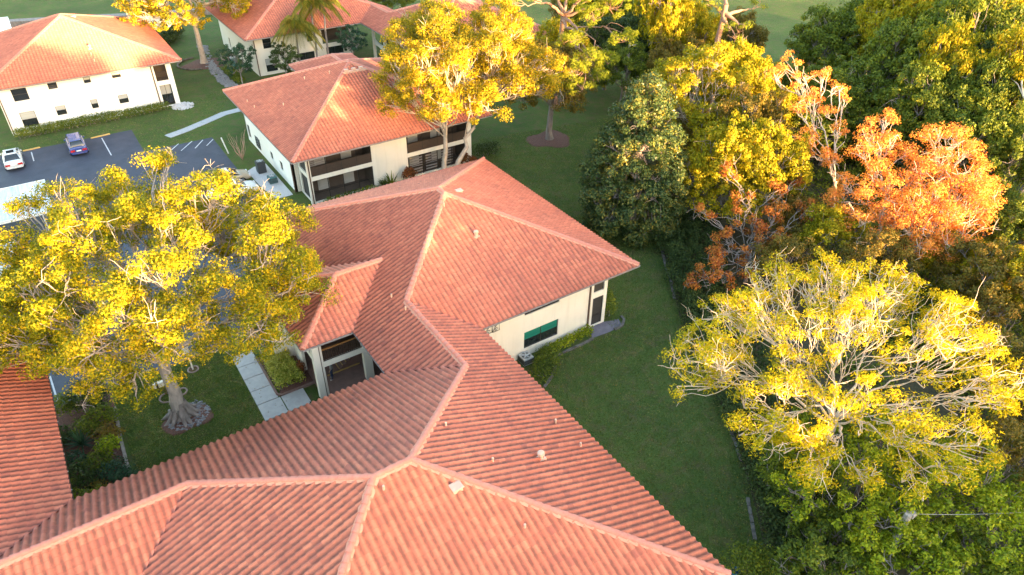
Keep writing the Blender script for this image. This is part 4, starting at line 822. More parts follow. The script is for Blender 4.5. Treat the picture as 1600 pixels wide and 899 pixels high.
# tall pale pine at the top
cl = px([(1110, 5, 13.5, 1.4), (1125, -12, 14, 1.5), (1095, -8, 14, 1.2), (1140, 40, 12, 1.0), (1165, 38, 12, .9), (1150, 55, 11.3, .9), (1185, 8, 13, 1.0), (1130, -60, 17, 2)])
tree('pine_tree', 'tall pine at the top edge with a thick pinkish trunk and a few yellow tufts', 'tree', at(1112, 130)[:2]*.86, cl, 'lf_pine', 'barkpine', tr=.42, fork=.8, limbs=5, nsub=9, nleaf=60, size=.32, aspect=.2, sub=.5, seed=90, flat=.6, bare=.2)
cl = px([(1580, 62, 13, 1.1), (1562, 80, 12.4, 1.0), (1595, 80, 12.4, 1.1), (1605, 60, 13, 1.2), (1590, 50, 13.4, .9)])
tree('pine_tree', 'flat-topped pine with peach-coloured tufts on a crooked branch at the right edge', 'tree', at(1640, 330)[:2]*.8, cl, 'lf_orange', 'barkpale', tr=.2, fork=.8, limbs=3, nsub=10, nleaf=50, size=.26, aspect=.25, sub=.45, seed=91, flat=.5, bare=.1)
mb = MB(); a_ = at(1585, 320); mb.tube([(a_[0]*.9, a_[1]*.9, 0), (a_[0]*.9+.9, a_[1]*.9+.2, 5), (a_[0]*.9+2.2, a_[1]*.9+.2, 11)], [.22, .18, .10], 8)
tt = thing('dead_tree', 'bare grey leaning trunk near the right edge above the widest orange crown', 'tree', (a_[0]*.9, a_[1]*.9, 0)); mb.build('trunk', M['barkgrey'], tt, True)
# unseen belt of trees added to block the low sun (behind the viewpoint)
k = 0
for row, (v0_, off) in enumerate(((-36, 0), (-41, 3), (-46, 5))):
    for u_ in np.arange(-90, 106, 6.5):
        key = list(cache)[k % len(cache)]; t_ = copy_tree(cache[key]); t_['label'] = 'unseen tree behind the viewpoint, added to cast low-sun shade'; t_['group'] = 'unseen shade trees added behind the viewpoint'
        hgt = (1.66 if -14 < u_ < 22 else 1.30 if u_ < 47 else .85) if row < 2 else .72
        t_.location = (u_+off+random.uniform(-1, 1), v0_+random.uniform(-1, 1), 0); t_.rotation_euler = (0, 0, random.uniform(0, 6)); t_.scale = (1.6, 1.6, hgt*random.uniform(.95, 1.05)); k += 1

# ------------------------------------------------------------------ undergrowth and hedges
r = np.random.default_rng(77)
bl = []
edge = [(45.2, 40.9), (41.2, 37.2), (38.6, 33.4), (35.4, 28.6), (31.9, 22.4), (29.4, 17.9), (26.4, 13.9), (24.0, 10.6), (22.0, 5)]
for i in range(len(edge)-1):
    a_, b_ = np.array(edge[i]), np.array(edge[i+1]); L = np.linalg.norm(b_-a_); nn = np.array([(b_-a_)[1], -(b_-a_)[0]])/L
    if nn[0] < 0: nn = -nn
    for t in np.arange(0, L, .55):
        for o_ in (.35, 1.5, 2.8, 4.2):
            p = a_+(b_-a_)*t/L+nn*(o_+r.uniform(-.4, .3)); bl.append((p[0], p[1], .5+r.uniform(0, .6)+o_*.1, r.uniform(.5, .9), r.uniform(.5, .9), r.uniform(.5, 1.0)))
mass('undergrowth', 'dark green undergrowth along the right side of the lawn', 'undergrowth', (30, 20), bl, 'lf_dark', 75, .17, .55, 78, kind='stuff')
bl = []
for _ in range(1900):
    a_ = r.uniform(30, 118); b_ = r.uniform(-4, 64)
    if b_ > 66-abs(a_-95)*.1 or b_ < (a_-26)*.1-6 or a_ < 42-.0*b_ and b_ > (a_-24)*1.25 or b_ > (a_-24)*.92+4: continue
    bl.append((a_, b_, .4, r.uniform(.8, 1.7), r.uniform(.8, 1.7), r.uniform(.6, 1.9)))
mass('forest_floor_plants', 'brush and saplings covering the woodland floor', 'undergrowth', (60, 30), bl, 'lf_green', 22, .26, .5, 79, kind='stuff')
def hedge(label, a_, b_, wd, h, leaf, seed, dens=150, size=.13, cat='hedge', name='hedge'):
    r = np.random.default_rng(seed); a_ = np.array(a_[:2]); b_ = np.array(b_[:2]); L = np.linalg.norm(b_-a_); n = max(2, int(L/.5))
    bl = [(*(a_+(b_-a_)*i/n+r.uniform(-.06, .06, 2)), h*.5, wd*.55*r.uniform(.9, 1.1)+.1, wd*.55*r.uniform(.9, 1.1)+.1, h*.55*r.uniform(.92, 1.1)) for i in range(n+1)]
    return mass(name, label, cat, tuple((a_+b_)/2), bl, leaf, dens, size, .6, seed)
hedge('long clipped yellow-green hedge under the big windows of the far left block', (-4.1, 94.6), (6.4, 94.7), 1.0, 1.15, 'lf_hedge', 301, 90, .16)
hedge('shorter clipped hedge nearest the corner balcony of the far left block', (7.3, 94.8), (11.9, 95.0), 1.0, 1.0, 'lf_hedge', 302, 90, .16)
hedge('green planting strip below the teal-tinted window', (24.2, 30.95), (28.0, 31.1), .7, .7, 'lf_bright', 303)
hedge('dense round-ended green shrub bed beside the white air conditioner', (22.5, 29.2), (24.0, 30.4), 1.7, .95, 'lf_green', 304)
hedge('green shrub to the right of the corner screen door', (30.7, 31.9), (31.6, 33.4), 1.1, 1.5, 'lf_green', 305)
hedge('low dark shrubs at the foot of the breezeway opening', (9.6, 34.5), (12.6, 34.4), .6, .55, 'lf_dark', 306)
hedge('small dark shrub at the edge of the near walkway', (8.0, 34.7), (8.5, 34.8), .6, .6, 'lf_dark', 307)
hedge('round dark green bush at the bottom roof corner by the lawn', (22.3, 11.2), (23.2, 10.2), 2.0, 1.7, 'lf_green', 308)
hedge('dark shrub right of the pale twin trunks by the balcony corner', (37.4, 62.0), (39.3, 61.8), 1.5, 1.4, 'lf_dark', 309, 90, .17)
hedge('low green planting in front of the left lanai screen', (19.6, 60.9), (24.4, 61.0), .6, .6, 'lf_green', 310, 90, .15)
hedge('sprawling blue-green creeper plants under the right roof edge on the lawn', (18.9, 15.2), (19.6, 17.6), .6, .35, 'lf_blue', 311, 45, .15)
hedge('green ground shrubs beside the flagstone strip at the top block', (22.6, 100.5), (22.8, 106), 1.4, .5, 'lf_green', 312, 60, .2)
hedge('dark shrubs filling the corner behind the far left block', (16.6, 122), (20.5, 127), 2.5, 2.0, 'lf_dark', 313, 40, .28)
r = np.random.default_rng(700); P = []
for (u0, u1, v0, v1, n) in ((-2.6, 5, 35, 44, 420), (6, 16, 44, 60, 200), (19, 36, 12, 30, 420), (30, 45, 30, 58, 420), (5, 7, 36, 43, 30)):
    P.append(np.stack([r.uniform(u0, u1, n), r.uniform(v0, v1, n), np.full(n, .07)], 1))
G_ = []
for poly, n in (([(-2.7, 29.8), (5, 29.8), (5, 44.2), (-2.6, 44.2)], 16000), ([(17.2, 12), (26.5, 11), (31.9, 22), (39, 34), (44, 40.5), (31.5, 52), (17.2, 28)], 80000), ([(31.6, 38), (46, 42), (62, 62), (40, 66), (31.6, 53)], 36000), ([(-6, 91), (7.3, 91), (7.3, 83.5), (14, 83.5), (22, 100), (14, 95), (-6, 94)], 9000)):
    A = np.array(poly); lo, hi = A.min(0), A.max(0); q = r.uniform(lo, hi, (n*2, 2)); ins = np.zeros(len(q), bool); m_ = len(A)
    for i in range(m_):
        (x0, y0), (x1, y1) = A[i], A[(i+1) % m_]; c_ = ((y0 > q[:, 1]) != (y1 > q[:, 1])) & (q[:, 0] < (x1-x0)*(q[:, 1]-y0)/(y1-y0+1e-12)+x0); ins ^= c_
    q = q[ins]; G_.append(np.stack([q[:, 0], q[:, 1], np.full(len(q), .035)], 1))
G_ = np.concatenate(G_); keep = ~((G_[:, 0] > 21.6) & (G_[:, 0] < 30.1) & (G_[:, 1] > 30.3)); G_ = G_[keep]
nn_ = unit(r.normal(0, 1, (len(G_), 3))*[1, 1, .35]); V, F = leafcards(G_, nn_, .11, .4, r, .2); V[:, 2] = np.maximum(V[:, 2], .004); tag(npmesh('grass_tufts', V, F, M['lf_grass'], None), 'short grass blades covering the lawns', 'grass', kind='stuff')
P = np.concatenate(P); V, F = leafcards(P, np.tile([0, 0, 1.], (len(P), 1)), .10, .6, r, .25); tag(npmesh('fallen_leaves', V, F, M['lf_olive'], None), 'small fallen leaves scattered over the lawns', 'leaves', kind='stuff')
# entrance bed
bd = [at(402, 560)[:2], at(435, 548)[:2], (9.0, 41.9), (9.0, 37.3), (6.75, 37.28)]
mb = MB(); mb.prism(bd, 0, .10); tb_ = tag(mb.build('planting_bed', M['mulch']), 'raised brown-edged bed in front of the entrance', 'planting bed')
bl = []; r = np.random.default_rng(88)
for u_ in np.arange(6.95, 8.35, .42):
    for v_ in np.arange(37.75, 41.7, .42):
        if u_ > 8.0 and v_ > 41: continue
        bl.append((u_+r.uniform(-.08, .08), v_+r.uniform(-.08, .08), .5, .36, .36, .46))
mass('ixora_shrub', 'speckled yellow-green shrub filling the entrance bed', 'shrub', (7.6, 39.6), bl, 'lf_ixora', 210, .12, .6, 89)
mass('croton_shrub', 'red-leaved shrub against the entrance column', 'shrub', (8.7, 38.2), [(8.62, 38.4, .7, .3, .3, .6)], 'lf_red', 260, .16, .35, 90)
mass('croton_shrub', 'orange-red shrub in the middle of the cream wall of the middle block', 'shrub', (28.3, 60.6), [(28.3, 60.6, .8, .8, .7, .85)], 'lf_red', 150, .3, .3, 91)
mass('croton_shrub', 'russet shrub between the pale trunk and the corner post of the middle block', 'shrub', (34.9, 60.6), [(34.7, 60.5, .8, .9, .6, .9), (35.9, 60.6, .5, .5, .5, .5)], 'lf_red', 120, .3, .3, 92)
mass('shrub', 'yellow-green shrub in the planted bed by the weathered timber edging', 'shrub', (-3.6, 37.8), [(-3.65, 38.0, .7, .75, .75, .6)], 'lf_bright', 150, .2, .5, 93)
def spiky(name, label, x, y, h, n, leafm, seed, wdt=.09, droop=.5):
    r = np.random.default_rng(seed); root = thing(name, label, 'plant', (x, y, 0)); V = []; F = []
    for i in range(n):
        t = r.uniform(0, 6.28); el = r.uniform(.35, 1.35); L = h*r.uniform(.7, 1.1); d_ = np.array([math.cos(t)*math.cos(el), math.sin(t)*math.cos(el), math.sin(el)]); sd = np.array([-math.sin(t), math.cos(t), 0])*wdt/2
        k = len(V); 
        for j in range(5):
            s_ = j/4; p = np.array([x, y, .15])+d_*L*s_-np.array([0, 0, droop*L*s_*s_*math.cos(el)]); ww = (1-s_**2)*1.0+.02; V += [p-sd*ww, p+sd*ww]
        F += [(k+2*j, k+2*j+1, k+2*j+3, k+2*j+2) for j in range(4)]
    npmesh('leaves', V, F, M[leafm], root); MB().tube([(x, y, 0), (x, y, .2)], [.06, .05], 6).build('stem', M['barkgrey'], root); return root
spiky('agave_plant', 'large grey-green spiky plant in the planted bed', -5.0, 39.6, 1.5, 46, 'lf_blue', 94, .10)
spiky('cordyline_plant', 'spiky green plant against the cream wall of the middle block', 26.3, 60.7, 1.9, 60, 'lf_green', 95, .12)
spiky('yucca_plant', 'narrow-leaved spiky plant next to the spiky one at the middle block', 25.5, 60.8, 1.3, 40, 'lf_dark', 96, .10)
spiky('palmetto_plant', 'pale green fan of palm leaves at the bottom edge, right of the round bush', *at(1235, 893, .8)[:2], 1.5, 34, 'lf_bright', 97, .12, .3)
spiky('palmetto_plant', 'second fan of palm leaves at the bottom edge, nearer the lime-tufted tree', *at(1280, 897, .8)[:2], 1.5, 34, 'lf_bright', 98, .12, .3)
# planted bed by the left roof
sheet('planting_soil', [(-7.2, 29), (-7.2, 44.3), (-2.7, 44.3), (-2.75, 41), (-3.05, 35.3), (-3.2, 29)], .012, M['mulch'])
r = np.random.default_rng(99)
for k, (x, y, z, rx, lf, lab) in enumerate([(-4.0, 43.3, .9, 1.2, 'lf_dark', 'dark shrub at the car park end of the planted bed'), (-5.5, 43.4, .7, .8, 'lf_green', 'green shrub in the corner between parking line and gutter'), (-3.6, 41.4, .6, .9, 'lf_green', 'leafy shrub beside the timber edging under the big tree'), (-5.5, 36.6, .6, 1.0, 'lf_dark', 'low dark shrub in the middle of the planted bed'), (-3.7, 35.9, .5, .9, 'lf_blue', 'blue-green shrub along the timber edging'), (-4.4, 37.2, .45, .9, 'lf_green', 'green plant between the yellow-green shrub and the spiky plant'), (-5.2, 32.4, .5, .9, 'lf_bright', 'lime-tipped plant in the lower half of the bed'), (-3.6, 39.7, .4, .8, 'lf_olive', 'brownish-green plant against the upper timber edging'), (-6.2, 40.9, .5, .9, 'lf_dark', 'dark plant under the gutter behind the spiky plant'), (-4.6, 40.8, .5, .8, 'lf_green', 'green plant between the spiky plant and the car park'), (-6.0, 34.9, .5, .9, 'lf_green', 'green plant under the gutter halfway down the bed'), (-6.0, 33.0, .5, .9, 'lf_blue', 'grey-green plant under the lower gutter'), (-4.7, 35.0, .35, .8, 'lf_olive', 'sparse brownish plant in the middle of the bed'), (-3.9, 30.6, .5, .9, 'lf_dark', 'dark plant beside the near roof edge'),
       (-4.9, 33.9, .7, .9, 'lf_green', 'green shrub halfway down the planted bed'), (-4.0, 32.4, .5, .9, 'lf_olive', 'muted shrub near the near roof edge in the planted bed'), (-5.1, 31.0, .6, .9, 'lf_green', 'leafy shrub in the corner where the two roofs meet'), (-3.3, 33.8, .4, .7, 'lf_dark', 'dark low shrub by the lower end of the timber edging'), (-5.6, 38.4, .35, .7, 'lf_blue', 'grey-green ground plant in front of the spiky plant')]):
    mass('shrub', lab, 'shrub', (x, y), [(x, y, z, rx, rx, z*1.1), (x+.5, y-.4, z*.7, rx*.7, rx*.7, z*.8)], lf, 150, .17, .5, 400+k, group='shrubs in the planted bed')
# ------------------------------------------------------------------ palms
def palm(label, x, y, h, n, L, seed, curve=.3):
    r = np.random.default_rng(seed); root = thing('palm_tree', label, 'palm tree', (x, y, 0), group='palms in front of the top block'); tp = np.array([x+curve, y+curve*.3, h])
    V, F = tubes([(wander((x, y, 0), tp, 8, .02, r), np.linspace(.16, .10, 8))], 7); npmesh('trunk', V, F, M['barkgrey'], root, smooth=True)
    V = []; F = []; rach = []
    for i in range(n):
        t = 2*math.pi*i/n*2.4+r.uniform(-.2, .2); el = r.uniform(-.15, 1.2); l = L*r.uniform(.8, 1.1); d_ = np.array([math.cos(t)*math.cos(el), math.sin(t)*math.cos(el), math.sin(el)]); sd = np.array([-math.sin(t), math.cos(t), 0])
        pts = [tp+d_*l*s_-np.array([0, 0, .85*l*s_*s_]) for s_ in np.linspace(0, 1, 9)]; rach.append((pts, np.linspace(.03, .01, 9)))
        for j in range(26):
            s_ = .15+.85*j/25; p = tp+d_*l*s_-np.array([0, 0, .85*l*s_*s_]); ll = .9*l*.35*(1-.5*abs(s_-.5)*2)+.25
            for sg in (-1, 1):
                tip = p+sd*sg*ll*.55+d_*ll*.3-np.array([0, 0, ll*.75]); mid = (p+tip)/2+np.array([0, 0, .05]); ax = d_*.06; k = len(V); V += [p, mid+ax, tip, mid-ax]; F.append((k, k+1, k+2, k+3))
    npmesh('fronds', V, F, M['lf_palm'], root); V, F = tubes(rach, 4); npmesh('frond_stalks', V, F, M['lf_palm'], root)
palm('shorter palm with drooping fronds over the left window of the top block', 30.4, 97.6, 7.4, 30, 3.3, 500)
palm('taller palm with gold-tinged fronds in the middle of the top block front', 33.1, 98.0, 9.8, 26, 3.2, 501)
palm('tall palm nearest the balcony of the top block', 35.0, 98.6, 9.6, 26, 3.2, 502)
for x, y, z, rr, lf, lab, s in ((22.6, 99.0, 3.3, 2.2, 'lf_blue', 'round blue-green tree at the left corner of the top block', 510), (28.2, 97.2, 2.9, 1.9, 'lf_dark', 'dark round tree under the shorter palm', 511), (38.3, 97.4, 3.9, 2.0, 'lf_blue', 'round green tree in front of the balcony of the top block', 512)):
    r = np.random.default_rng(s); cl = with_r(dome((x, y, z), rr, rr, rr*.85, 20, r, -.7, (.6, 1.0), .9), .6, .9, r)
    tree('small_tree', lab, 'tree', (x, y), cl, lf, 'barkgrey', tr=.1, fork=.35, limbs=5, nsub=14, nleaf=50, size=.22, sub=.34, seed=s, group='round trees by the top block')
# bare sapling by the far lawn
r = np.random.default_rng(600); s_ = thing('bare_sapling', 'leafless multi-stemmed sapling at the left wall of the middle block', 'sapling', (15.5, 75.3, 0)); ln_ = []
for k in range(14):
    e_ = np.array([15.5, 75.3, 0])+[r.uniform(-1.3, 1.3), r.uniform(-1.3, 1.3), r.uniform(2.2, 3.6)]; ln_.append((wander((15.5, 75.3, 0), e_, 6, .08, r), np.linspace(.035, .008, 6)))
V, F = tubes(ln_, 4); npmesh('stem', V, F, M['twig'], s_)

# ================================================================== ground details ======================================
def blob(name, label, cat, c, rx, ry, h, m, seed, kind=None, n=40, rough=.12):
    r = np.random.default_rng(seed); mb = MB(); ring_ = []; ph = r.uniform(0, 6, 4)
    for j, (f_, z_) in enumerate(((1, 0), (.92, h*.6), (.5, h), (.0, h*1.1))):
        for i in range(n):
            t = 2*math.pi*i/n; k = f_*(1+rough*math.sin(3*t+ph[0])+rough*.6*math.sin(5*t+ph[1])); mb.v.append((c[0]+rx*k*math.cos(t), c[1]+ry*k*math.sin(t), z_+.004))
    for j in range(3):
        for i in range(n): mb.f.append((j*n+i, j*n+(i+1) % n, (j+1)*n+(i+1) % n, (j+1)*n+i))
    o = mb.build(name, M[m]); return tag(o, label, cat, kind=kind)
def stones(name, label, c, r0, r1, n, m, seed, cat='stones', s=.12, arc=(0, 6.283), dens_kind='stuff'):
    r = np.random.default_rng(seed); mb = MB()
    for i in range(n):
        t = r.uniform(*arc); q = math.sqrt(r.uniform(r0*r0, r1*r1)); x, y = c[0]+q*math.cos(t), c[1]+q*math.sin(t); a_ = s*r.uniform(.6, 1.6); b_ = s*r.uniform(.4, 1.0); h = s*r.uniform(.5, 1.2); ro = r.uniform(0, 3.1)
        ca, sa = math.cos(ro), math.sin(ro); P = []
        for z_, k in ((0, 1), (h*.7, .85), (h, .4)):
            for j in range(6): u_ = 2*math.pi*j/6; X = a_*k*math.cos(u_)*r.uniform(.85, 1.1); Y = b_*k*math.sin(u_); P.append((x+ca*X-sa*Y, y+sa*X+ca*Y, z_+.02))
        mb.add(P, [(j, (j+1) % 6, 6+(j+1) % 6, 6+j) for j in range(6)]+[(6+j, 6+(j+1) % 6, 12+(j+1) % 6, 12+j) for j in range(6)]+[tuple(range(12, 18))])
    return tag(mb.build(name, M[m]), label, cat, kind=dens_kind)
def torus(name, label, c, R0, rr, m, cat='edging', arc=(0, 6.4)):
    mb = MB(); mb.tube([(c[0]+R0*math.cos(t), c[1]+R0*math.sin(t), rr*.7) for t in np.arange(arc[0], arc[1], .2)], rr, 8); return tag(mb.build(name, M[m]), label, cat)
blob('mulch_bed', 'brown mulch bed round the foot of the big near tree', 'mulch bed', (.95, 38.6), 1.55, 1.35, .10, 'mulch', 1)
stones('rocks', 'dark grey rocks heaped round the foot of the big near tree', (1.0, 38.8), .55, 1.35, 260, 'rock', 2, s=.11)
# root flare
r = np.random.default_rng(3); ln_ = []
oak = [o for o in C.objects if o.name.startswith('oak_tree')][0]
for k in range(11):
    t = 6.283*k/11+r.uniform(-.2, .2); c0 = np.array([.75, 38.9, 0]); d_ = np.array([math.cos(t), math.sin(t), 0]); ln_.append((np.array([c0+d_*.25+[0, 0, 1.3], c0+d_*.5+[0, 0, .55], c0+d_*.85+[0, 0, .18], c0+d_*1.25+[0, 0, .0]]), np.array([.2, .2, .14, .06])))
V, F = tubes(ln_, 7); npmesh('root_flare', V, F, M['barkgrey'], oak, smooth=True)
blob('mulch_bed', 'reddish mulch ring round the olive-green tree on the far lawn', 'mulch bed', (46.9, 61.6), 2.6, 2.4, .08, 'mulch', 4)
blob('mulch_bed', 'brown mulch bed under the golden forked tree between the far blocks', 'mulch bed', (20.6, 110.6), 2.8, 2.6, .08, 'mulch', 5)
torus('stone_edging', 'pale stone edging curved round the golden forked tree', (19.9, 111.2), 2.9, .13, 'kerb', arc=(1.6, 4.8))
stones('river_rock_strip', 'grey river rocks running past the golden forked tree towards the middle block', (0, 0), 0, .1, 1, 'rock', 6)
bpy.data.objects.remove(C.objects[-1]) if C.objects[-1].name.startswith('river_rock_strip') else None
mb = MB(); r = np.random.default_rng(7); sp = [at(316, 72), at(325, 98), at(338, 112), at(352, 128), at(362, 134)]
for i in range(520):
    k = r.uniform(0, len(sp)-1.001); j = int(k); p = sp[j]*(1-k+j)+sp[j+1]*(k-j); x, y = p[0]+r.uniform(-.7, .7), p[1]+r.uniform(-.7, .7); s = r.uniform(.1, .28)
    mb.box(x-s, x+s*.8, y-s*.7, y+s, 0, s*.6, s*.3)
tag(mb.build('river_rocks', M['rock']), 'grey river rocks running past the golden forked tree towards the middle block', 'rocks', kind='stuff')
stones('white_rocks', 'white rocks at the foot of the corner balcony of the far left block', (13.9, 95.0), .1, 1.3, 170, 'gravel', 8, s=.16)
# edging lines
def edging(label, pts, w_=.10, h=.12, m='kerb', cat='edging', seg=.45):
    mb = MB(); r = np.random.default_rng(int(abs(pts[0][0])*10))
    for a_, b_ in zip(pts[:-1], pts[1:]):
        a_ = np.array(a_[:2]); b_ = np.array(b_[:2]); L = np.linalg.norm(b_-a_); d_ = (b_-a_)/L; nn = np.array([-d_[1], d_[0]])*w_; n = max(1, int(L/seg))
        for i in range(n):
            p = a_+d_*L*i/n+r.uniform(-.02, .02, 2); q = a_+d_*(L*(i+1)/n-.02)+r.uniform(-.02, .02, 2); mb.prism([p-nn, q-nn, q+nn, p+nn], 0, h*r.uniform(.8, 1.15))
    return tag(mb.build('garden_edging', M[m]), label, cat)
edging('block edging curving round the shrub bed beside the pale air conditioner', [at(850, 606), at(862, 590), at(868, 572), at(866, 560), at(880, 552), at(905, 541), at(927, 530)])
edging('short curved edging beyond the entrance patio at the corner shrub', [at(960, 516), at(972, 510), at(975, 500), at(970, 495)])
edging('weathered block edging between the lawn and the woodland undergrowth', [at(1032, 385), at(1040, 415), at(1048, 440), at(1054, 468)], .11, .10)
edging('weathered block edging lower down along the lawn, nearly overgrown', [at(1140, 668), at(1148, 690), at(1158, 722)], .09, .07)
edging('last visible stretch of weathered edging near the round bush', [at(1168, 778), at(1173, 805), at(1180, 845)], .10, .07)
edging('weathered timber edging between the planted bed and the small lawn', [at(180, 640), at(184, 660), at(190, 690), at(196, 715), at(206, 748)], .09, .22, 'barkgrey', seg=1.2)
# raised brown kerb of the entrance bed
mb = MB(); q_ = [(6.5, 41.95), (6.5, 37.45), (6.75, 37.2), (9.05, 37.2)]
for a_, b_ in zip(q_[:-1], q_[1:]):
    a2, b2 = np.array(a_), np.array(b_); d_ = (b2-a2)/np.linalg.norm(b2-a2); nn = np.array([-d_[1], d_[0]])*.07; mb.prism([a2-nn, b2-nn, b2+nn, a2+nn], 0, .17)
tag(mb.build('garden_kerb', M['paver']), 'brown kerb round the entrance bed', 'kerb')
# parking: kerb stops and lines
def stop(label, a_, b_, m='yellow'):
    a_, b_ = np.array(a_[:2]), np.array(b_[:2]); c_ = (a_+b_)/2; L = np.linalg.norm(b_-a_)/2; t = math.atan2(b_[1]-a_[1], b_[0]-a_[0]); mb = MB().box(-L, L, -.09, .09, .008, .13, .035)
    o = mb.build('wheel_stop', M[m], None, local=True); o.location = (c_[0], c_[1], 0); o.rotation_euler = (0, 0, t); return tag(o, label, 'wheel stop', 'wheel stops in the car park')
stop('faded yellow wheel stop right of the silver car', at(36, 237), at(63, 231)); stop('yellow wheel stop right of the dark blue car', at(142, 217), at(172, 210))
stop('yellow wheel stop near the sign post, seen left of the big trunk', at(200, 592), at(242, 578)); stop('short yellow wheel stop behind the sign post', at(284, 564), at(314, 554)); stop('faded wheel stop at the head of the near walkway', at(372, 527), at(408, 529))
mb = MB()
for a_, b_ in ((at(49, 238), at(53, 252)), (at(159, 216), at(174, 243)), (at(78, 588), at(90, 627))):
    a_, b_ = a_[:2], b_[:2]; d_ = (b_-a_)/np.linalg.norm(b_-a_); nn = np.array([-d_[1], d_[0]])*.055; mb.add([(*(a_-nn), .013), (*(b_-nn), .013), (*(b_+nn), .013), (*(a_+nn), .013)], [(0, 1, 2, 3)])
for i in range(5):
    v = 82.6-i*2.7
for a_, b_ in ((at(317, 219), at(305, 232)), (at(300, 221), at(283, 236)), (at(333, 218), at(323, 228)), (at(279, 225), at(262, 240))):
    a_, b_ = a_[:2], b_[:2]; d_ = (b_-a_)/np.linalg.norm(b_-a_); nn = np.array([-d_[1], d_[0]])*.055; mb.add([(*(a_-nn), .013), (*(b_-nn), .013), (*(b_+nn), .013), (*(a_+nn), .013)], [(0, 1, 2, 3)])
tag(mb.build('parking_lines', M['line']), 'white parking bay lines', kind='structure')
# posts
def postthing(name, label, cat, p, h, m, rr=.06, lean=(0, 0)):
    t = thing(name, label, cat, (p[0], p[1], 0)); MB().tube([(p[0], p[1], 0), (p[0]+lean[0], p[1]+lean[1], h)], [rr, rr], 8).build('post', M[m], t); return t
p = at(302, 578); t = postthing('sign_post', 'white post with a small white plate inside a round kerb ring', 'sign post', p, 2.1, 'white', .055, (-.05, 0))
boxpart(t, 'sign_plate', 'white', (p[0]-.32, p[0]+.12, p[1]-.03, p[1]+.0, 1.55, 2.1)); torus('kerb_ring', 'round kerb ring at the foot of the white sign post', p, .34, .055, 'ringstone')
blob('mulch_bed', 'mulch inside the kerb ring of the sign post', 'mulch bed', p, .34, .34, .03, 'mulch', 12, n=20, rough=0)
torus('kerb_ring', 'larger kerb ring just left of the big trunk', at(262, 622), .48, .06, 'ringstone'); mass('shrub', 'small shrub in the kerb ring left of the big trunk', 'shrub', tuple(at(262, 616)[:2]), [(*at(262, 616)[:2], .4, .4, .4, .35)], 'lf_olive', 200, .12, .5, 611)
torus('kerb_ring', 'kerb ring half hidden behind the big trunk', at(284, 613), .34, .06, 'ringstone')
p = at(252, 618); t = thing('post_lantern', 'cream lantern box with a dark band on a short post beside the big trunk', 'lantern', (p[0], p[1], 0)); MB().tube([(p[0], p[1], 0), (p[0], p[1], .8)], [.04, .04], 8).build('post', M['brown'], t)
lt = MB().box(p[0]-.28, p[0]+.42, p[1]-.16, p[1]+.16, .8, 1.12, .03).build('housing', M['stucco'], t); boxpart(t, 'band', 'darkmetal', (p[0]-.10, p[0]+.04, p[1]-.165, p[1]+.165, .79, 1.135))
postthing('marker_post', 'leaning white marker post at the corner of the far parking bay', 'post', at(357, 240), 1.9, 'white', .07, (-.35, .1))
# utility poles
p = np.array([60.2, 63.9]); t = thing('utility_pole', 'grey utility pole with a small crossarm and a transformer above the conical tree', 'utility pole', (p[0], p[1], 0)); MB().tube([(p[0], p[1], 0), (p[0], p[1], 8.6)], [.18, .13], 10).build('pole', M['pole'], t)
MB().box(p[0]-.1, p[0]+1.0, p[1]-.05, p[1]+.05, 8.0, 8.12).build('crossarm', M['pole'], t); MB().tube([(p[0]-.45, p[1]-.35, 5.9), (p[0]-.45, p[1]-.35, 6.8)], [.25, .25], 10).build('transformer', M['ac'], t)
pt = at(1420, 803, 6.6); t = thing('utility_pole', 'weathered grey pole top rising out of the lower right trees', 'utility pole', (pt[0], pt[1], 0)); MB().tube([(pt[0], pt[1], 0), (pt[0], pt[1], 6.6)], [.20, .17], 10).build('pole', M['pole'], t)
MB().box(pt[0]+.05, pt[0]+.40, pt[1]-.22, pt[1]+.05, 6.40, 6.62, .04).build('insulator', M['pole'], t)
p2 = at(1700, 792, 6.6); wr_ = [(pt[0]*(1-t_)+p2[0]*t_, pt[1]*(1-t_)+p2[1]*t_, 6.6-1.0*t_*(1-t_)) for t_ in np.linspace(0, 1, 12)]
tag(MB().tube(wr_, .014, 5).build('overhead_wire', M['pole']), 'thin grey wire running right from the weathered pole', 'wire')
# air conditioners and bins
def acunit(label, x, y, s=.42, h=.8, m='ac'):
    t = thing('air_conditioner', label, 'air conditioner', (x, y, 0)); MB().box(x-s, x+s, y-s, y+s, .05, h).build('housing', M[m], t)
    g = MB()
    for k in range(9): z = .12+k*(h-.22)/9; g.box(x-s-.012, x+s+.012, y-s-.012, y+s+.012, z, z+.03)
    g.build('louvre', M['acdark'], t); MB().tube([(x, y, h), (x, y, h+.02)], [s*.82, s*.82], 20).build('fan_opening', M['acdark'], t)
    f = MB(); 
    for k in range(5):
        a_ = k*1.2566; f.tube([(x, y, h+.03), (x+math.cos(a_)*s*.75, y+math.sin(a_)*s*.75, h+.03)], [.05, .06], 4)
    f.build('fan_blade', M['ac'], t); rg = MB()
    for q in (.3, .55, .8): rg.tube([(x+s*q*math.cos(a_), y+s*q*math.sin(a_), h+.05) for a_ in np.arange(0, 6.4, .3)], .008, 4)
    rg.build('fan_guard', M['ac'], t); return t
acunit('pale grey air conditioner against the cream wall near the shrub bed', 22.35, 31.05, .40, .62)
acunit('tall dark air conditioner on the white gravel by the middle block', 16.3, 71.2, .42, 1.25, 'acdark')
acunit('teal-grey air conditioner on the gravel, nearer the tree', 16.5, 68.2, .40, .75, 'teal')
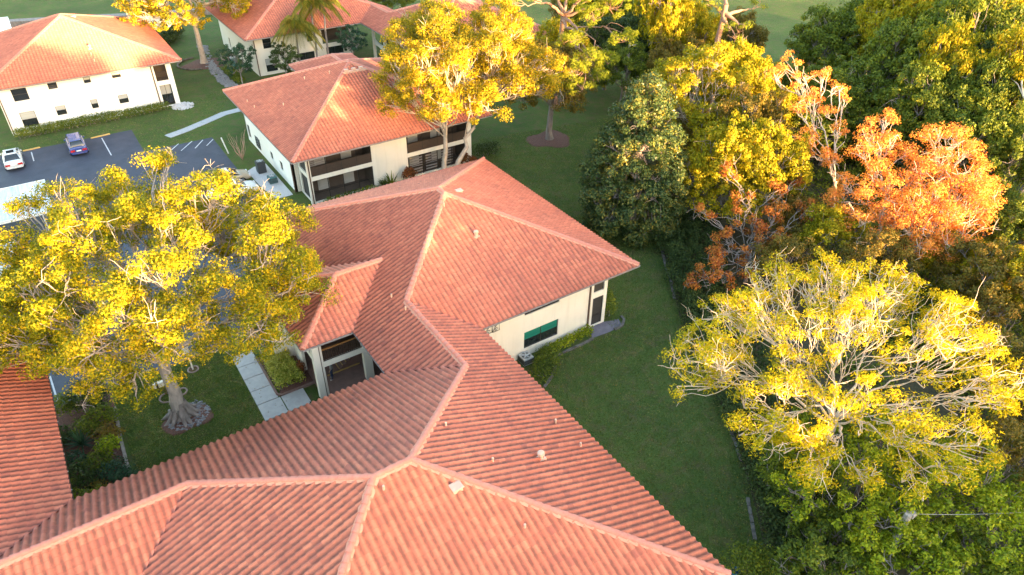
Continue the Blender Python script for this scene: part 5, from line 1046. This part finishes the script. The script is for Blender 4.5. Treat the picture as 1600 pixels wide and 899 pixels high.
t = thing('wheelie_bin', 'teal bin beside the round blue-green tree', 'bin', (23.9, 107.5, 0)); MB().box(23.6, 24.3, 107.2, 107.9, 0, 1.2, -.04).build('body', M['teal'], t); boxpart(t, 'lid', 'ac', (23.53, 24.37, 107.13, 107.97, 1.2, 1.27))
p = at(1149, 893, .3); t = thing('bucket', 'small bright blue bucket at the bottom roof corner', 'bucket', (p[0], p[1], 0)); MB().tube([(p[0], p[1], .0), (p[0], p[1], .42)], [.17, .23], 12, False).build('body', mat('blue_plastic', (.01, .2, .5), None, 2, .4), t); MB().tube([(p[0]+.23*math.cos(a_), p[1], .42+.2*math.sin(a_)) for a_ in np.arange(0, 3.3, .3)], .012, 5).build('handle', M['ac'], t)
# carport
def carport(label, u0, u1, v0, v1, z=2.5):
    t = thing('carport', label, 'carport', ((u0+u1)/2, (v0+v1)/2, 0), group='white carports'); mb = MB(); n = int((u1-u0)/.28)
    for i in range(n):
        a_ = u0+(u1-u0)*i/n; b_ = u0+(u1-u0)*(i+1)/n; mb.box(a_, b_-.05, v0, v1, z, z+.03); mb.box(b_-.05, b_, v0, v1, z+.0, z+.09)
    mb.build('roof_sheet', M['carport'], t); boxpart(t, 'fascia', 'white', (u0, u1, v0-.04, v0, z-.15, z+.1), (u0, u1, v1, v1+.04, z-.15, z+.1))
    for x in (u0+1, (u0+u1)/2, u1-1):
        for y in (v0+1.2, v1-1.2): boxpart(t, 'post', 'white', (x-.05, x+.05, y-.05, y+.05, 0, z))
    return t
carport('long white ribbed carport roof at the left edge behind the big tree crown', -34, -2.7, 68.3, 75.3)
carport('second white ribbed carport roof, partly hidden by leaves, nearer at the left edge', -34, -5.9, 58.2, 64.0)

# small far buildings
t = thing('garden_shed', 'small tan flat-roofed outbuilding behind the far left block', 'shed', (18.6, 133, 0)); wall(t, 'v', 131, -1, 15.5, 21, 0, 3.4, [(19.2, 20.2, .1, 2.2)], 'stucco'); wall(t, 'u', 21, 1, 131.2, 138, 0, 3.4, [], 'stucco'); boxpart(t, 'roof', 'fascia', (15.0, 21.5, 130.5, 138.5, 3.4, 3.6)); boxpart(t, 'door', 'brown', (19.2, 20.2, 131.05, 131.1, .1, 2.2)); wall(t, 'u', 15.5, -1, 131.2, 138, 0, 3.4, [], 'stucco')
t = thing('garage', 'white-roofed low building at the far left edge beyond the far left block', 'garage', (-6, 132, 0)); wall(t, 'v', 128, -1, -14, -1.6, 0, 2.9, [(-8, -5, .1, 2.2)], 'stuccow'); wall(t, 'u', -1.6, 1, 128.2, 140, 0, 2.9, [(132, 134, .1, 2.2)], 'stucco'); boxpart(t, 'roof', 'white', (-14.5, -1.2, 127.5, 140.5, 2.9, 3.1))
mb = MB(); mb.prism([(-60, 146.5), (-2, 147.2), (9, 143.2), (17, 140.5), (32, 137), (32, 138.5), (17, 142.2), (9, 145.4), (-2, 149), (-60, 149)], 0, .9)
tag(mb.build('field_fence', M['barkgrey']), 'long dark boundary bank between the far blocks and the back field', 'fence')

# ================================================================== cars =================================================
def car(label, x, y, rz, paint, kind='sedan'):
    t = thing('parked_car', label, 'car', (x, y, 0), rz, 'cars in the car park')
    L, Wd = 4.7, 1.8
    def loft(st, name, m, parent=t, sm=True):
        """st: list of (x, halfwidth, z0, z1, crown)"""
        mb = MB(); k = 10; vs = []
        for (X, hw, a_, b_, c_) in st:
            for (fy, fz) in ((-.86, 0), (-1, .18), (-1, .62), (-.93, .92), (-.6, 1+c_), (.6, 1+c_), (.93, .92), (1, .62), (1, .18), (.86, 0)): vs.append((X, fy*hw, a_+(b_-a_)*fz))
        fs = [(i*k+j, i*k+(j+1) % k, (i+1)*k+(j+1) % k, (i+1)*k+j) for i in range(len(st)-1) for j in range(k)]+[tuple(range(k))[::-1], tuple(range((len(st)-1)*k, len(st)*k))]
        mb.add(vs, fs); return mb.build(name, M[m], parent, sm, local=True)
    hb = kind == 'suv'; top = 1.68 if hb else 1.42
    if hb: body = [(-2.28, .80, .34, .95, .02), (-2.2, .87, .26, 1.05, .03), (-1.6, .9, .22, 1.08, .03), (.9, .9, .22, 1.06, .03), (1.3, .9, .22, 1.02, .05), (2.0, .86, .24, .92, .06), (2.32, .74, .34, .72, .05)]
    else: body = [(-2.33, .76, .36, .80, .03), (-2.22, .85, .26, .92, .05), (-1.5, .89, .22, .98, .03), (-.9, .9, .2, 1.0, .02), (.8, .9, .2, .98, .02), (1.2, .89, .22, .95, .05), (2.0, .85, .24, .80, .08), (2.33, .72, .34, .62, .06)]
    b_ = loft(body, 'body', paint); bv = b_.modifiers.new('b', 'BEVEL'); bv.width = .03; bv.segments = 2; bv.limit_method = 'ANGLE'
    if hb: cab = [(-2.15, .74, 1.0, 1.06, 0), (-1.85, .70, 1.0, top-.08, .02), (-1.5, .69, 1.0, top, .03), (.1, .69, 1.0, top, .03), (.45, .70, 1.0, top-.07, .03), (1.25, .76, .98, 1.04, 0)]
    else: cab = [(-1.75, .72, .94, .99, 0), (-1.05, .66, .95, top-.06, .02), (-.75, .65, .95, top, .02), (.15, .65, .95, top, .02), (.4, .66, .95, top-.05, .02), (1.25, .76, .92, .97, 0)]
    g = loft(cab, 'window_glass', 'glass')
    rf_ = MB(); xs = [c_[0] for c_ in cab if c_[3] > top-.1]; x0, x1 = xs[0], xs[-1]
    rf_.box(x0+.02, x1-.02, -.60, .60, top-.04, top+.045, .05)
    for s in (-1, 1):
        for (xa, xb, za, zb) in ((x0, cab[0][0]+.05, top-.02, 1.03), (x1, cab[-1][0]-.05, top-.02, 1.0)): rf_.tube([(xa, s*.60, za), (xb, s*.72, zb)], [.045, .045], 6)
        rf_.tube([((x0+x1)/2-.1, s*.62, top), ((x0+x1)/2-.1, s*.72, 1.0)], [.04, .04], 6)
    r0 = rf_.build('roof', M[paint], t, local=True)
    if kind == 'sedan': MB().box(x0+.25, x1-.45, -.35, .35, top+.046, top+.052).build('sunroof', M['glass'], r0, local=True)
    for sx in (1.42, -1.42):
        for sy in (-1, 1):
            o = MB().tube([(sx, sy*.70, .32), (sx, sy*.91, .32)], [.32, .32], 20).build('wheel', M['rubber'], t, local=True); MB().tube([(sx, sy*.90, .32), (sx, sy*.925, .32)], [.20, .19], 14).build('rim', M['rim'], o, local=True)
    for sy in (-1, 1):
        MB().box(-2.37, -2.18, min(sy*.35, sy*.80), max(sy*.35, sy*.80), .62, .80, .01).build('tail_light', M['red'], t, local=True)
        MB().box(2.16, 2.33, min(sy*.42, sy*.76), max(sy*.42, sy*.76), .56, .70, .02).build('headlight', M['lens'], t, local=True)
        MB().box(.62, .80, min(sy*.9, sy*1.03), max(sy*.9, sy*1.03), .92, 1.05, .02).build('mirror', M[paint], t, local=True)
    MB().box(-2.40, -2.36, -.24, .24, .62, .76).build('licence_plate', M['white'], t, local=True); MB().box(-2.42, -2.2, -.74, .74, .34, .48, .03).build('bumper', M[paint], t, local=True); MB().box(2.2, 2.40, -.66, .66, .34, .47, .03).build('bumper', M[paint], t, local=True)
    return t
car('silver saloon with red tail lights parked facing the far left block', -5.15, 87.7, math.pi/2, 'silver')
car('dark blue estate car parked facing the hedge, partly behind bare orange twigs', 1.0, 88.0, math.pi/2, 'navy', 'suv')
car('white car nosed towards the gravel, half hidden by yellow leaves', 12.4, 67.6, 0, 'carwhite')
car('tan car behind the white one, mostly hidden by leaves', 12.5, 70.6, 0, 'tan')

# ================================================================== person ===============================================
def person(x, y, z0, rz):
    J = {'pel': (0, 0, .96), 'spi': (0, 0, 1.15), 'che': (0, -.01, 1.36), 'nec': (0, 0, 1.50), 'hea': (0, .01, 1.62), 'top': (0, .01, 1.74),
         'lh': (.10, 0, .90), 'lk': (.12, .03, .50), 'la': (.13, 0, .10), 'lt': (.15, .17, .05), 'rh': (-.10, 0, .90), 'rk': (-.13, .05, .50), 'ra': (-.15, .0, .10), 'rt': (-.18, .17, .05),
         'ls': (.19, 0, 1.43), 'le': (.25, -.03, 1.14), 'lw': (.23, .10, .90), 'lf': (.22, .15, .81), 'rs': (-.19, 0, 1.43), 're': (-.25, -.03, 1.14), 'rw': (-.23, .10, .90), 'rf': (-.22, .15, .81)}
    Rr = {'pel': (.16, .12), 'spi': (.14, .11), 'che': (.17, .12), 'nec': (.06, .06), 'hea': (.085, .10), 'top': (.06, .07), 'lh': (.095, .095), 'lk': (.065, .065), 'la': (.045, .045), 'lt': (.04, .03), 'rh': (.095, .095), 'rk': (.065, .065), 'ra': (.045, .045), 'rt': (.04, .03),
          'ls': (.065, .065), 'le': (.045, .045), 'lw': (.032, .03), 'lf': (.035, .02), 'rs': (.065, .065), 're': (.045, .045), 'rw': (.032, .03), 'rf': (.035, .02)}
    E_ = [('pel', 'spi'), ('spi', 'che'), ('che', 'nec'), ('nec', 'hea'), ('hea', 'top')]+[e for s in 'lr' for e in (('pel', s+'h'), (s+'h', s+'k'), (s+'k', s+'a'), (s+'a', s+'t'), ('che', s+'s'), (s+'s', s+'e'), (s+'e', s+'w'), (s+'w', s+'f'))]
    ks = list(J); me = bpy.data.meshes.new('tmp'); me.from_pydata([J[k] for k in ks], [(ks.index(a_), ks.index(b_)) for a_, b_ in E_], []); o = bpy.data.objects.new('tmp', me); C.objects.link(o)
    sk = o.modifiers.new('s', 'SKIN')
    for i, k in enumerate(ks): me.skin_vertices[0].data[i].radius = Rr[k]; me.skin_vertices[0].data[i].use_root = (k == 'pel')
    ss = o.modifiers.new('u', 'SUBSURF'); ss.levels = 2; ss.render_levels = 2
    dg = bpy.context.evaluated_depsgraph_get(); m2 = bpy.data.meshes.new_from_object(o.evaluated_get(dg)); bpy.data.objects.remove(o)
    t = thing('person', 'person standing in the breezeway in dark jeans and white shoes', 'person', (x, y, z0), rz)
    m2.materials.clear()
    for c_ in (mat('skin', (.45, .27, .19), None, 3, .6), mat('denim', (.03, .045, .10), None, 9, .9), mat('grey_shirt', (.25, .26, .28), None, 6, .9), mat('hair', (.04, .025, .02), None, 9, .7), M['white']): m2.materials.append(c_)
    for p in m2.polygons:
        c_ = p.center; z = c_.z; p.use_smooth = True
        p.material_index = 4 if z < .10 else 1 if z < 1.0 and abs(c_.x) < .215 else 2 if z < 1.47 and not (z < 1.1 and abs(c_.x) > .19) else 3 if z > 1.66 or (z > 1.56 and c_.y < -.03) else 0
    b_ = bpy.data.objects.new('body', m2); C.objects.link(b_); b_.parent = t
person(10.2, 36.8, .10, 1.1)
